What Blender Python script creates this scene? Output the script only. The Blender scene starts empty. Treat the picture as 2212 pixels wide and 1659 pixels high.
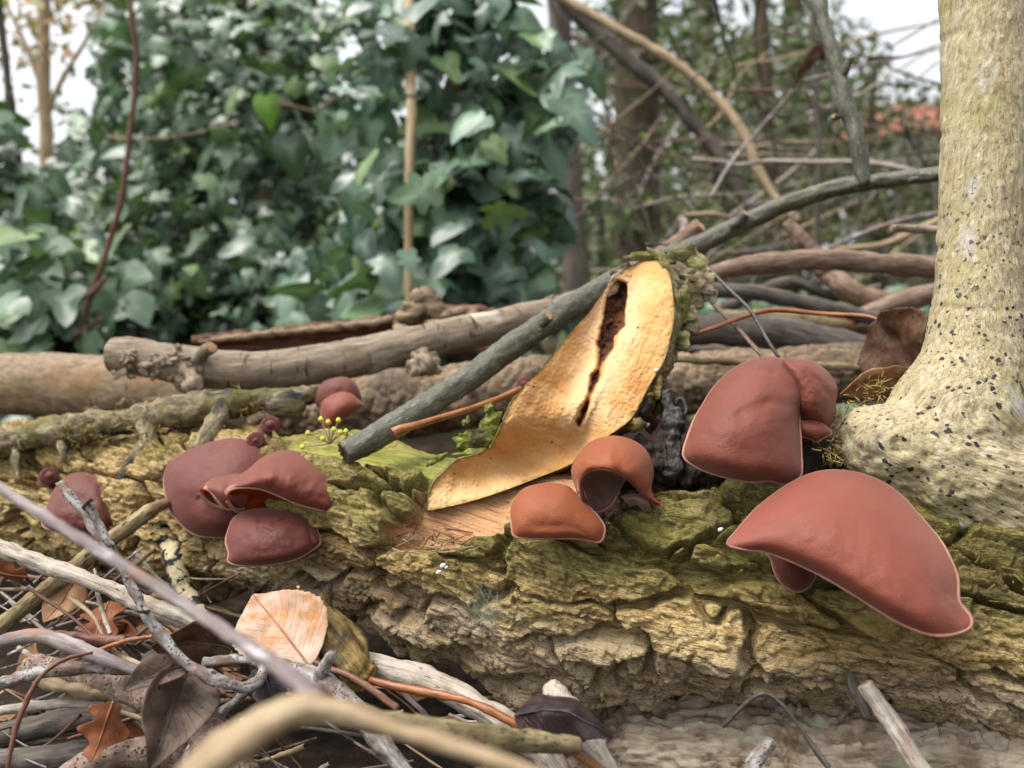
import bpy, math, random
import numpy as np
from mathutils import Vector, Matrix

# ------------------------------------------------------------------ camera, world, sun, exposure
SC = bpy.context.scene
COL = SC.collection
W, H, F = 2212.0, 1659.0, 1650.0          # working pixel frame of the photograph, focal length in those pixels
CX, CY = W / 2, H / 2
CAMZ, PITCH = 0.20, math.radians(8.0)
cam = bpy.data.cameras.new('camera')
cam.sensor_width = 36.0
cam.lens = 36.0 * F / W
cam.clip_start, cam.clip_end = 0.01, 500.0
cam.dof.use_dof = True
cam.dof.focus_distance = 0.285
cam.dof.aperture_fstop = 9.5
camo = bpy.data.objects.new('camera', cam)
COL.objects.link(camo)
camo.location = (0, 0, CAMZ)
camo.rotation_euler = (math.radians(90) - PITCH, 0, 0)
SC.camera = camo

SUN_EL, SUN_AZ = math.radians(66), math.radians(262)   # azimuth clockwise from +Y
world = bpy.data.worlds.new('World')
SC.world = world
world.use_nodes = True
wn = world.node_tree
wn.nodes.clear()
sky = wn.nodes.new('ShaderNodeTexSky')
sky.sky_type = 'NISHITA'
sky.sun_disc = False
sky.sun_elevation = SUN_EL
sky.sun_rotation = SUN_AZ
sky.air_density, sky.dust_density, sky.ozone_density = 1.0, 4.0, 1.0
hsv = wn.nodes.new('ShaderNodeHueSaturation')
hsv.inputs['Saturation'].default_value = 0.22
bg = wn.nodes.new('ShaderNodeBackground')
bg.inputs['Strength'].default_value = 0.15
wo = wn.nodes.new('ShaderNodeOutputWorld')
wn.links.new(sky.outputs[0], hsv.inputs['Color'])
wn.links.new(hsv.outputs[0], bg.inputs['Color'])
wn.links.new(bg.outputs[0], wo.inputs['Surface'])

sun = bpy.data.lights.new('sun', 'SUN')
sun.energy = 1.5
sun.angle = math.radians(40)
sun.color = (1.0, 0.96, 0.9)
suno = bpy.data.objects.new('sun', sun)
COL.objects.link(suno)
sd = Vector((math.sin(SUN_AZ) * math.cos(SUN_EL), math.cos(SUN_AZ) * math.cos(SUN_EL), math.sin(SUN_EL)))
suno.rotation_euler = sd.to_track_quat('Z', 'Y').to_euler()
suno.location = (0, 0, 6)

vs = SC.view_settings
vs.view_transform = 'Standard'
vs.look = 'None'
vs.gamma = 1.0
vs.use_curve_mapping = False
vs.exposure = 1.12

SC.render.engine = 'CYCLES'
SC.cycles.max_bounces = 6
SC.cycles.transparent_max_bounces = 4
SC.cycles.caustics_reflective = False
SC.cycles.caustics_refractive = False
try:
    SC.cycles.use_denoising = True
except Exception:
    pass

random.seed(7)
RNG = np.random.default_rng(11)
CP, SP = math.cos(PITCH), math.sin(PITCH)


def at(x, y, d):
    """pixel of the 2212 x 1659 frame at depth d (metres along the view axis) -> world point"""
    x, y, d = np.broadcast_arrays(np.asarray(x, float), np.asarray(y, float), np.asarray(d, float))
    u = (x - CX) / F * d
    v = -(y - CY) / F * d
    return np.stack([u, d * CP + v * SP, CAMZ - d * SP + v * CP], -1)


def px_of(P):
    q = P - np.array([0, 0, CAMZ])
    d = q[..., 1] * CP - q[..., 2] * SP
    v = q[..., 1] * SP + q[..., 2] * CP
    return CX + q[..., 0] / d * F, CY - v / d * F, d


# ------------------------------------------------------------------ noise
_perm = RNG.permutation(256)
_perm = np.concatenate([_perm, _perm, _perm])
_g = RNG.normal(size=(256, 3))
_g /= np.linalg.norm(_g, axis=1)[:, None]
_rv = RNG.random((256, 4))


def _hash(i, j, k):
    return _perm[(_perm[(_perm[i & 255] + j) & 255] + k) & 255]


def noise(p, off=0.0):
    p = np.asarray(p, float) + off
    i = np.floor(p).astype(np.int64)
    f = p - i
    u = f * f * f * (f * (f * 6 - 15) + 10)
    r = np.zeros(p.shape[:-1])
    for a in (0, 1):
        wa = u[..., 0] if a else 1 - u[..., 0]
        for b in (0, 1):
            wb = u[..., 1] if b else 1 - u[..., 1]
            for c in (0, 1):
                wc = u[..., 2] if c else 1 - u[..., 2]
                g = _g[_hash(i[..., 0] + a, i[..., 1] + b, i[..., 2] + c)]
                r += wa * wb * wc * (g[..., 0] * (f[..., 0] - a) + g[..., 1] * (f[..., 1] - b) + g[..., 2] * (f[..., 2] - c))
    return r * 1.5


def fbm(p, octv=4, off=0.0, gain=0.5, lac=2.03):
    p = np.asarray(p, float)
    r, a = 0, 1.0
    for o in range(octv):
        r = r + a * noise(p, off + o * 17.3)
        p = p * lac
        a *= gain
    return r


def cells(p, off=0.0):
    """Worley: F1, F2, id"""
    p = np.asarray(p, float) + off
    i0 = np.floor(p).astype(np.int64)
    f1 = np.full(p.shape[:-1], 9.0)
    f2 = np.full(p.shape[:-1], 9.0)
    cid = np.zeros(p.shape[:-1], np.int64)
    for a in (-1, 0, 1):
        for b in (-1, 0, 1):
            for c in (-1, 0, 1):
                i = i0 + np.array([a, b, c])
                h = _hash(i[..., 0], i[..., 1], i[..., 2])
                d = np.sqrt(((i + _rv[h, :3] - p) ** 2).sum(-1))
                code = (i[..., 0] & 1023) * 1048576 + (i[..., 1] & 1023) * 1024 + (i[..., 2] & 1023)
                near = d < f1
                f2 = np.where(near, f1, np.minimum(f2, d))
                f1 = np.where(near, d, f1)
                cid = np.where(near, code, cid)
    return f1, f2, cid


def sstep(a, b, x):
    t = np.clip((x - a) / (b - a), 0, 1)
    return t * t * (3 - 2 * t)


def catmull(P, n, closed=False):
    """resample a polyline through Catmull-Rom, evenly by arc length (measured on the first columns)"""
    P = np.asarray(P, float)
    m = len(P)
    if closed:
        Q = np.vstack([P[-1], P, P[0], P[1]])
        segs = m
    else:
        Q = np.vstack([2 * P[0] - P[1], P, 2 * P[-1] - P[-2]])
        segs = m - 1
    out = []
    for s in range(segs):
        p0, p1, p2, p3 = Q[s], Q[s + 1], Q[s + 2], Q[s + 3]
        t = np.linspace(0, 1, 24, endpoint=False)[:, None]
        out.append(0.5 * ((2 * p1) + (-p0 + p2) * t + (2 * p0 - 5 * p1 + 4 * p2 - p3) * t ** 2 + (-p0 + 3 * p1 - 3 * p2 + p3) * t ** 3))
    out = np.vstack(out + ([] if closed else [P[-1:]]))
    if closed:
        out = np.vstack([out, out[:1]])
    k = min(3, out.shape[1])
    L = np.concatenate([[0], np.cumsum(np.linalg.norm(np.diff(out[:, :k], axis=0), axis=1))])
    ss = np.linspace(0, L[-1], n + 1)[:-1] if closed else np.linspace(0, L[-1], n)
    return np.stack([np.interp(ss, L, out[:, c]) for c in range(out.shape[1])], 1)


# ------------------------------------------------------------------ objects
WLOC = {}


def make_mesh(name, V, faces, attrs=None, smooth=True, matidx=None):
    """faces: (M,4) or (M,3) arrays or a list of both"""
    me = bpy.data.meshes.new(name)
    fl = faces if isinstance(faces, list) else [faces]
    fl = [np.asarray(f, np.int32) for f in fl if len(f)]
    V = np.asarray(V, np.float32)
    me.vertices.add(len(V))
    me.vertices.foreach_set('co', V.ravel())
    tot = np.concatenate([np.full(len(f), f.shape[1], np.int32) for f in fl])
    loops = np.concatenate([f.ravel() for f in fl])
    me.loops.add(len(loops))
    me.loops.foreach_set('vertex_index', loops)
    me.polygons.add(len(tot))
    me.polygons.foreach_set('loop_start', np.concatenate([[0], np.cumsum(tot)[:-1]]).astype(np.int32))
    me.polygons.foreach_set('loop_total', tot)
    if matidx is not None:
        me.polygons.foreach_set('material_index', np.asarray(matidx, np.int32))
    me.polygons.foreach_set('use_smooth', np.full(len(tot), smooth))
    for k, a in (attrs or {}).items():
        a = np.asarray(a, np.float32)
        if a.ndim == 1:
            at_ = me.attributes.new(k, 'FLOAT', 'POINT')
            at_.data.foreach_set('value', a)
        else:
            at_ = me.attributes.new(k, 'FLOAT_VECTOR', 'POINT')
            at_.data.foreach_set('vector', a.ravel())
    me.update()
    me.validate()
    return me


def link(name, me, mats, parent=None, loc=None):
    o = bpy.data.objects.new(name, me)
    COL.objects.link(o)
    for m in (mats if isinstance(mats, (list, tuple)) else [mats]):
        if me is not None and m is not None and len(me.materials) < (len(mats) if isinstance(mats, (list, tuple)) else 1):
            me.materials.append(m)
    loc = np.zeros(3) if loc is None else np.asarray(loc, float)
    WLOC[o.name] = loc
    if parent is not None:
        o.parent = parent
        loc = loc - WLOC[parent.name]
    o.location = loc
    return o


def obj(name, V, faces, mats, parent=None, attrs=None, smooth=True, matidx=None, base=None):
    V = np.asarray(V, float)
    c = V.mean(0) if base is None else np.asarray(base, float)
    if base is None:
        c = np.array([c[0], c[1], V[:, 2].min()])
    me = make_mesh(name, V - c, faces, attrs, smooth, matidx)
    return link(name, me, mats, parent, c)


def empty(name, loc):
    o = bpy.data.objects.new(name, None)
    o.empty_display_size = 0.01
    COL.objects.link(o)
    o.location = loc
    WLOC[o.name] = np.asarray(loc, float)
    return o


def tag(o, label=None, cat=None, group=None, kind=None):
    if label:
        o['label'] = label
    if cat:
        o['category'] = cat
    if group:
        o['group'] = group
    if kind:
        o['kind'] = kind
    return o


def grid_faces(a, b, wrap=False):
    """quads of an a x b vertex grid (row-major); wrap closes the b direction"""
    i = np.arange(a - 1)[:, None]
    j = np.arange(b if wrap else b - 1)[None, :]
    j2 = (j + 1) % b
    q = np.stack([i * b + j, i * b + j2, (i + 1) * b + j2, (i + 1) * b + j], -1)
    return q.reshape(-1, 4)


# ------------------------------------------------------------------ materials
def lin(r, g, b):
    f = lambda c: (c / 255 / 12.92) if c / 255 <= 0.04045 else ((c / 255 + 0.055) / 1.055) ** 2.4
    return (f(r), f(g), f(b), 1.0)


class Nodes:
    def __init__(self, name):
        self.mat = bpy.data.materials.new(name)
        self.mat.use_nodes = True
        self.t = self.mat.node_tree
        self.b = self.t.nodes['Principled BSDF']
        self.out = self.t.nodes['Material Output']

    def n(self, typ, **kw):
        nd = self.t.nodes.new(typ)
        for k, v in kw.items():
            setattr(nd, k, v)
        return nd

    def l(self, a, b):
        self.t.links.new(a, b)

    def attr(self, name, out='Vector'):
        return self.n('ShaderNodeAttribute', attribute_name=name).outputs[out]

    def coord(self, out='Object'):
        return self.n('ShaderNodeTexCoord').outputs[out]

    def scale(self, vec, s):
        m = self.n('ShaderNodeMapping')
        m.inputs['Scale'].default_value = s if hasattr(s, '__len__') else (s, s, s)
        self.l(vec, m.inputs['Vector'])
        return m.outputs[0]

    def noise(self, vec, scale=1.0, detail=5.0, rough=0.6, dist=0.0):
        nd = self.n('ShaderNodeTexNoise')
        nd.inputs['Scale'].default_value = scale
        nd.inputs['Detail'].default_value = detail
        nd.inputs['Roughness'].default_value = rough
        nd.inputs['Distortion'].default_value = dist
        self.l(vec, nd.inputs['Vector'])
        return nd.outputs['Fac']

    def voro(self, vec, scale=1.0, out='Distance', feature='F1', rnd=1.0):
        nd = self.n('ShaderNodeTexVoronoi', feature=feature)
        nd.inputs['Scale'].default_value = scale
        nd.inputs['Randomness'].default_value = rnd
        self.l(vec, nd.inputs['Vector'])
        return nd.outputs[out]

    def ramp(self, fac, stops):
        r = self.n('ShaderNodeValToRGB')
        e = r.color_ramp.elements
        while len(e) < len(stops):
            e.new(0.5)
        for k, (p, c) in enumerate(stops):
            e[k].position = p
            e[k].color = c if len(c) == 4 else (*c, 1)
        self.l(fac, r.inputs[0])
        return r.outputs[0]

    def rng(self, fac, a, b, lo=0.0, hi=1.0):
        m = self.n('ShaderNodeMapRange')
        for k, v in zip(('From Min', 'From Max', 'To Min', 'To Max'), (a, b, lo, hi)):
            m.inputs[k].default_value = v
        self.l(fac, m.inputs['Value'])
        return m.outputs[0]

    def math(self, op, a, b):
        m = self.n('ShaderNodeMath', operation=op)
        for k, v in enumerate((a, b)):
            if isinstance(v, (int, float)):
                m.inputs[k].default_value = v
            else:
                self.l(v, m.inputs[k])
        return m.outputs[0]

    def mix(self, fac, a, b, mode='MIX'):
        m = self.n('ShaderNodeMix', data_type='RGBA', blend_type=mode)
        for s, v in ((m.inputs[0], fac), (m.inputs[6], a), (m.inputs[7], b)):
            if isinstance(v, (int, float)):
                s.default_value = v
            elif isinstance(v, tuple):
                s.default_value = v
            else:
                self.l(v, s)
        return m.outputs[2]

    def bump(self, h, dist, strength=1.0, normal=None):
        b = self.n('ShaderNodeBump')
        b.inputs['Distance'].default_value = dist
        b.inputs['Strength'].default_value = strength
        self.l(h, b.inputs['Height'])
        if normal is not None:
            self.l(normal, b.inputs['Normal'])
        return b.outputs[0]

    def done(self, color, rough=0.8, normal=None, spec=0.3):
        if isinstance(color, tuple):
            self.b.inputs['Base Color'].default_value = color
        else:
            self.l(color, self.b.inputs['Base Color'])
        if isinstance(rough, (int, float)):
            self.b.inputs['Roughness'].default_value = rough
        else:
            self.l(rough, self.b.inputs['Roughness'])
        self.b.inputs['Specular IOR Level'].default_value = spec
        if normal is not None:
            self.l(normal, self.b.inputs['Normal'])
        return self.mat


def bark_mat(name, stops, aniso=(60, 260, 260), patch=None, spots=None, flecks=None, moss=None, rough=0.8, bump=0.0006, bscale=(250, 700, 700), spec=0.3, dim=0.72):
    """bark seen along the attribute bk = (length along, ring x, ring y) in metres"""
    N = Nodes(name)
    bk = N.attr('bk')
    c = N.ramp(N.noise(N.scale(bk, aniso), 1, 6, 0.65, 0.4), stops)
    if patch:                                   # (colour, scale, from, to)
        c = N.mix(N.rng(N.noise(N.scale(bk, patch[1]), 1, 4, 0.6), patch[2], patch[3]), c, patch[0])
    if flecks:                                  # (colour, scale vec, from, to): fine stretched flecks
        c = N.mix(N.rng(N.noise(N.scale(bk, flecks[1]), 1, 3, 0.6), flecks[2], flecks[3]), c, flecks[0])
    if spots:                                   # (colour, scale, radius)
        sp = N.rng(N.voro(N.scale(bk, spots[1])), spots[2], spots[2] * 1.35, 1.0, 0.0)
        pick = N.rng(N.noise(N.scale(bk, 60), 1, 2), 0.40, 0.52)
        c = N.mix(N.math('MULTIPLY', sp, pick), c, spots[0])
    if moss:                                    # (colour, strength)
        m = N.math('MULTIPLY', N.attr('moss', 'Fac'), moss[1])
        c = N.mix(N.rng(N.math('ADD', m, N.noise(N.scale(bk, (90, 140, 140)), 1, 6, 0.7)), 0.75, 1.15), c, moss[0])
    c = N.mix(1.0, c, (dim, dim, dim, 1.0), 'MULTIPLY')
    h = N.noise(N.scale(bk, bscale), 1, 5, 0.65)
    return N.done(c, rough, N.bump(h, bump), spec)


M = {}
# main rotten log
N = Nodes('log_bark')
bk = N.attr('bk')
rn = N.attr('rnd', 'Fac')
c1 = N.ramp(N.noise(N.scale(bk, (35, 420, 420)), 1, 6, 0.65, 0.6), [(0.30, lin(92, 66, 38)), (0.42, lin(158, 128, 78)), (0.52, lin(204, 180, 128)), (0.66, lin(228, 212, 170))])
c1 = N.mix(N.rng(N.noise(N.scale(bk, (28, 45, 45)), 1, 5, 0.6), 0.46, 0.66), c1, lin(168, 150, 92))
c1 = N.mix(N.math('MULTIPLY', N.attr('pale', 'Fac'), N.rng(N.noise(N.scale(bk, (40, 90, 90)), 1, 5, 0.65), 0.3, 0.55)), c1, lin(208, 190, 164))
c1 = N.mix(N.rng(N.noise(N.scale(bk, (60, 300, 300)), 1, 5, 0.7), 0.63, 0.72), c1, lin(96, 68, 44))
mo = N.math('ADD', N.math('MULTIPLY', N.attr('moss', 'Fac'), 0.55), N.noise(N.scale(bk, (70, 150, 150)), 1, 7, 0.72))
c1 = N.mix(N.rng(mo, 0.75, 1.00, 0, 0.78), c1, N.ramp(N.noise(N.scale(bk, 300), 1, 4, 0.7), [(0.35, lin(84, 88, 38)), (0.65, lin(150, 148, 76))]))
wd = N.attr('dark', 'Fac')
c1 = N.mix(N.math('MULTIPLY', wd, 0.92), c1, N.ramp(N.noise(N.scale(bk, 260), 1, 5, 0.7), [(0.35, lin(34, 26, 20)), (0.6, lin(66, 50, 36)), (0.75, lin(112, 84, 56))]))
wood = N.ramp(N.noise(N.scale(bk, (26, 700, 700)), 1, 6, 0.65, 0.5), [(0.3, lin(120, 82, 56)), (0.42, lin(190, 142, 102)), (0.58, lin(216, 172, 128)), (0.75, lin(232, 204, 158))])
lime = N.ramp(N.noise(N.scale(bk, (45, 320, 320)), 1, 7, 0.75, 0.8), [(0.3, lin(104, 108, 34)), (0.45, lin(150, 154, 56)), (0.58, lin(196, 188, 104)), (0.72, lin(218, 206, 148))])
ln = N.math('ABSOLUTE', N.math('SUBTRACT', N.noise(N.scale(bk, (22, 330, 330)), 1, 4, 0.55, 0.9), 0.5), 0.0)
ln = N.math('MULTIPLY', N.rng(ln, 0.0, 0.035, 1.0, 0.0), N.rng(N.noise(N.scale(bk, (50, 80, 80)), 1, 3), 0.34, 0.5))
c1 = N.mix(N.math('MULTIPLY', ln, 0.85), c1, lin(62, 44, 26))
c1 = N.mix(1.0, c1, N.ramp(rn, [(0.0, (0.55, 0.48, 0.40, 1)), (0.35, (0.80, 0.76, 0.64, 1)), (0.7, (0.88, 0.83, 0.76, 1)), (1.0, (1.0, 0.96, 0.88, 1))]), 'MULTIPLY')
c1 = N.mix(N.rng(N.noise(N.scale(bk, (45, 110, 110)), 1, 6, 0.7), 0.56, 0.68, 0, 0.6), c1, lin(70, 50, 30))
c1 = N.mix(N.rng(N.noise(N.scale(bk, (80, 170, 170)), 1, 5, 0.7), 0.60, 0.70, 0, 0.55), c1, lin(206, 190, 146))
c1 = N.mix(N.attr('wood', 'Fac'), c1, N.mix(1.0, wood, (0.96, 0.92, 0.86, 1.0), 'MULTIPLY'))
c1 = N.mix(N.attr('lime', 'Fac'), c1, N.mix(1.0, lime, (0.7, 0.7, 0.7, 1.0), 'MULTIPLY'))
h = N.math('ADD', N.noise(N.scale(bk, (260, 1500, 1500)), 1, 4, 0.6), N.noise(N.scale(bk, 900), 1, 4, 0.6))
M['log'] = N.done(c1, N.rng(N.noise(N.scale(bk, 120), 1, 3), 0.35, 0.65, 0.6, 0.9), N.bump(h, 0.0012), 0.3)

M['grey_branch'] = bark_mat('grey_branch_bark', [(0.3, lin(98, 84, 68)), (0.48, lin(140, 124, 104)), (0.7, lin(172, 156, 134))], (55, 420, 420),
                            patch=(lin(206, 196, 176), 26, 0.58, 0.70), flecks=(lin(88, 66, 46), (300, 60, 60), 0.60, 0.68), rough=0.75, bump=0.0005)
M['olive_branch'] = bark_mat('olive_branch_bark', [(0.3, lin(62, 60, 48)), (0.46, lin(90, 88, 72)), (0.62, lin(116, 112, 94)), (0.78, lin(150, 148, 128))], (220, 900, 900),
                             patch=(lin(98, 94, 62), 24, 0.52, 0.7), flecks=(lin(150, 146, 122), (420, 1200, 1200), 0.59, 0.65), dim=0.62, rough=0.5, bump=0.0005, bscale=(380, 1300, 1300), spec=0.5)
M['dark_branch'] = bark_mat('dark_branch_bark', [(0.3, lin(40, 36, 32)), (0.5, lin(70, 64, 57)), (0.7, lin(108, 100, 90))], (60, 800, 800),
                            flecks=(lin(150, 140, 112), (700, 1000, 1000), 0.66, 0.70), rough=0.45, bump=0.0006, spec=0.5)
M['big_branch'] = bark_mat('old_branch_bark', [(0.3, lin(104, 86, 66)), (0.48, lin(146, 126, 100)), (0.7, lin(180, 160, 132))], (120, 240, 240),
                           patch=(lin(150, 112, 72), 18, 0.55, 0.72), flecks=(lin(84, 64, 46), (280, 40, 40), 0.62, 0.68), rough=0.75, bump=0.0008)
M['brown_branch'] = bark_mat('brown_branch_bark', [(0.3, lin(88, 66, 52)), (0.5, lin(134, 108, 90)), (0.72, lin(176, 158, 142))], (90, 420, 420),
                             patch=(lin(150, 122, 96), 30, 0.55, 0.7), rough=0.75, bump=0.0005)
M['moss_branch'] = bark_mat('mossy_branch_bark', [(0.3, lin(52, 46, 40)), (0.45, lin(112, 100, 76)), (0.62, lin(166, 152, 116)), (0.78, lin(196, 184, 150))], (160, 340, 340),
                            patch=(lin(44, 42, 44), 40, 0.52, 0.6), moss=(lin(122, 112, 58), 0.5), rough=0.8, bump=0.001)
M['pale_stick'] = bark_mat('weathered_stick', [(0.3, lin(140, 126, 110)), (0.5, lin(188, 176, 160)), (0.7, lin(216, 206, 190))], (45, 900, 900),
                           patch=(lin(136, 108, 80), 45, 0.52, 0.68), flecks=(lin(70, 56, 46), (240, 900, 900), 0.62, 0.70), rough=0.7, bump=0.0006)
M['green_stick'] = bark_mat('greenish_stick', [(0.3, lin(104, 88, 58)), (0.5, lin(150, 134, 96)), (0.7, lin(186, 170, 132))], (50, 600, 600),
                            patch=(lin(136, 106, 76), 50, 0.48, 0.6), flecks=(lin(70, 54, 34), (200, 800, 800), 0.58, 0.66), rough=0.75, bump=0.0007)
M['lichen_twig'] = bark_mat('lichen_twig_bark', [(0.3, lin(84, 72, 64)), (0.46, lin(138, 128, 120)), (0.65, lin(190, 188, 186))], (170, 400, 400),
                            patch=(lin(126, 98, 80), 80, 0.52, 0.62), flecks=(lin(52, 44, 38), (500, 500, 500), 0.60, 0.68), spots=(lin(36, 32, 30), 900, 0.22), rough=0.7, bump=0.0005)
M['violet_twig'] = bark_mat('violet_twig_bark', [(0.3, lin(96, 82, 80)), (0.5, lin(142, 128, 126)), (0.7, lin(184, 174, 166))], (40, 500, 500),
                            patch=(lin(158, 118, 90), 50, 0.54, 0.66), flecks=(lin(206, 200, 200), (80, 300, 300), 0.58, 0.70), rough=0.6, bump=0.0003)
M['tan_twig'] = bark_mat('tan_twig_bark', [(0.3, lin(136, 112, 84)), (0.5, lin(178, 154, 120)), (0.7, lin(208, 188, 156))], (40, 500, 500), rough=0.7, bump=0.0004)
M['orange_stem'] = bark_mat('orange_stem', [(0.3, lin(104, 62, 34)), (0.5, lin(158, 96, 50)), (0.7, lin(186, 128, 72))], (70, 900, 900),
                            patch=(lin(84, 44, 26), 60, 0.6, 0.72), rough=0.4, bump=0.0003, spec=0.5)
M['red_twig'] = bark_mat('red_twig', [(0.3, lin(84, 54, 44)), (0.55, lin(124, 84, 66)), (0.75, lin(156, 116, 92))], (60, 500, 500), rough=0.5, bump=0.0003)
M['speckled'] = bark_mat('speckled_bark', [(0.3, lin(108, 84, 72)), (0.5, lin(148, 124, 108)), (0.7, lin(182, 164, 148))], (320, 260, 260),
                         spots=(lin(64, 46, 38), 760, 0.26), flecks=(lin(190, 176, 160), (700, 500, 500), 0.60, 0.68), rough=0.75, bump=0.0006)
M['dim_stick'] = bark_mat('dim_stick_bark', [(0.3, lin(58, 52, 46)), (0.5, lin(94, 86, 78)), (0.7, lin(128, 120, 110))], (50, 500, 500), rough=0.8, bump=0.0005)
M['spotted_strip'] = bark_mat('spotted_bark_strip', [(0.35, lin(176, 158, 118)), (0.55, lin(206, 190, 150)), (0.75, lin(222, 210, 178))], (150, 200, 200),
                              patch=(lin(34, 32, 34), (150, 130, 130), 0.50, 0.53), rough=0.7, bump=0.0008)
M['yellow_wood'] = bark_mat('yellow_rotten_wood', [(0.3, lin(64, 46, 26)), (0.45, lin(128, 102, 52)), (0.65, lin(176, 154, 92))], (40, 620, 620),
                            dim=0.6, patch=(lin(52, 38, 26), 55, 0.48, 0.58), rough=0.75, bump=0.0008)
M['grey_bark'] = bark_mat('grey_rough_bark', [(0.3, lin(112, 92, 74)), (0.45, lin(166, 148, 126)), (0.62, lin(196, 182, 160)), (0.78, lin(214, 204, 188))], (110, 420, 420),
                          patch=(lin(132, 108, 84), 55, 0.50, 0.62), flecks=(lin(190, 188, 160), (60, 160, 160), 0.58, 0.68), rough=0.8, bump=0.0009, bscale=(400, 900, 900))
M['cracked'] = bark_mat('cracked_bark', [(0.3, lin(96, 76, 58)), (0.5, lin(148, 126, 100)), (0.7, lin(184, 166, 138))], (60, 380, 380), patch=(lin(106, 92, 76), 20, 0.5, 0.66), rough=0.8, bump=0.0008)
M['hollow'] = bark_mat('hollow_wood', [(0.3, lin(62, 42, 34)), (0.5, lin(108, 76, 60)), (0.7, lin(160, 122, 96))], (30, 500, 500), rough=0.85, bump=0.0008)
M['trunk'] = bark_mat('tree_trunk_bark', [(0.3, lin(56, 50, 44)), (0.5, lin(90, 82, 72)), (0.7, lin(122, 112, 98))], (10, 40, 40), rough=0.85, bump=0.004, bscale=(20, 60, 60))
M['dark_trunk'] = bark_mat('dark_trunk_bark', [(0.3, lin(46, 38, 30)), (0.5, lin(76, 64, 50)), (0.7, lin(104, 92, 70))], (12, 50, 50), patch=(lin(84, 84, 44), 9, 0.5, 0.66), rough=0.9, bump=0.004, bscale=(20, 60, 60))
M['tan_trunk'] = bark_mat('tan_trunk_bark', [(0.3, lin(140, 118, 88)), (0.5, lin(176, 152, 116)), (0.7, lin(204, 184, 150))], (10, 60, 60), rough=0.85, bump=0.002, bscale=(30, 90, 90))
M['cut_end'] = Nodes('cut_twig_end').done(lin(176, 138, 98), 0.85)
M['dark_end'] = Nodes('dark_twig_end').done(lin(52, 40, 32), 0.9)

# living elder stem: pale corky bark with dark warts
N = Nodes('elder_bark')
bk = N.attr('bk')
c = N.ramp(N.noise(N.scale(bk, (60, 620, 620)), 1, 7, 0.7, 0.8), [(0.3, lin(142, 126, 94)), (0.43, lin(180, 164, 124)), (0.56, lin(206, 194, 160)), (0.74, lin(226, 218, 196))])
c = N.mix(N.rng(N.noise(N.scale(bk, (28, 46, 46)), 1, 4, 0.6), 0.46, 0.70, 0, 0.8), c, lin(176, 166, 112))
c = N.mix(N.rng(N.noise(N.scale(bk, (26, 60, 60)), 1, 4, 0.6), 0.60, 0.72), c, lin(206, 200, 190))
wv = N.n('ShaderNodeVectorMath', operation='ADD')
wn_ = N.n('ShaderNodeTexNoise')
wn_.inputs['Scale'].default_value = 700
wn_.inputs['Detail'].default_value = 3
N.l(bk, wn_.inputs['Vector'])
wsc = N.n('ShaderNodeVectorMath', operation='SCALE')
wsc.inputs['Scale'].default_value = 0.0022
N.l(wn_.outputs['Color'], wsc.inputs[0])
N.l(bk, wv.inputs[0])
N.l(wsc.outputs[0], wv.inputs[1])
sp = N.rng(N.math('ADD', N.voro(N.scale(wv.outputs[0], (270, 350, 350))), N.rng(N.noise(N.scale(bk, 160), 1, 2), 0.3, 0.7, -0.12, 0.16)), 0.20, 0.28, 1.0, 0.0)
pick = N.math('MULTIPLY', N.rng(N.noise(N.scale(bk, 95), 1, 2), 0.36, 0.46), N.attr('warts', 'Fac'))
sp = N.math('MULTIPLY', sp, pick)
fl = N.rng(N.noise(N.scale(bk, (70, 900, 900)), 1, 4, 0.7, 0.6), 0.56, 0.64)
c = N.mix(N.math('MULTIPLY', fl, 0.7), c, lin(118, 98, 58))
c = N.mix(N.rng(N.noise(N.scale(bk, (180, 420, 420)), 1, 5, 0.7), 0.58, 0.66, 0, 0.7), c, lin(232, 226, 206))
c = N.mix(1.0, c, (0.70, 0.68, 0.66, 1.0), 'MULTIPLY')
c = N.mix(sp, c, lin(44, 44, 50))
h = N.math('SUBTRACT', N.noise(N.scale(bk, (300, 1100, 1100)), 1, 5, 0.65), N.math('MULTIPLY', sp, -0.5))
M['elder'] = N.done(c, 0.7, N.bump(h, 0.0008), 0.35)

# fresh cut wood
N = Nodes('cut_wood')
bk = N.attr('bk')
c = N.ramp(N.noise(N.scale(bk, (140, 30, 60)), 1, 6, 0.65, 0.3), [(0.3, lin(218, 172, 108)), (0.5, lin(236, 198, 138)), (0.7, lin(246, 220, 172))])
c = N.mix(N.rng(N.noise(N.scale(bk, (60, 60, 60)), 1, 4, 0.6), 0.52, 0.75, 0, 0.6), c, lin(220, 164, 98))
c = N.mix(N.attr('pale', 'Fac'), c, lin(246, 226, 190))
c = N.mix(N.rng(N.math('ADD', N.attr('dark', 'Fac'), N.math('MULTIPLY', N.noise(N.scale(bk, 300), 1, 4, 0.7), 0.5)), 0.55, 0.85), c,
          N.ramp(N.noise(N.scale(bk, (120, 260, 260)), 1, 5, 0.7), [(0.4, lin(58, 38, 28)), (0.58, lin(112, 72, 46)), (0.72, lin(170, 112, 66))]))
c = N.mix(N.attr('edge', 'Fac'), c, lin(168, 152, 92))
sp = N.rng(N.voro(N.scale(bk, 130)), 0.045, 0.06, 1.0, 0.0)
c = N.mix(sp, c, lin(90, 58, 36))
c = N.mix(1.0, c, (0.70, 0.575, 0.47, 1.0), 'MULTIPLY')
h = N.math('ADD', N.noise(N.scale(bk, (160, 1100, 300)), 1, 6, 0.7, 0.3), N.math('MULTIPLY', N.noise(N.scale(bk, (700, 200, 1)), 1, 5, 0.7), 1.2))
M['cut_wood'] = N.done(c, 0.75, N.bump(h, 0.0006), 0.2)

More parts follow.
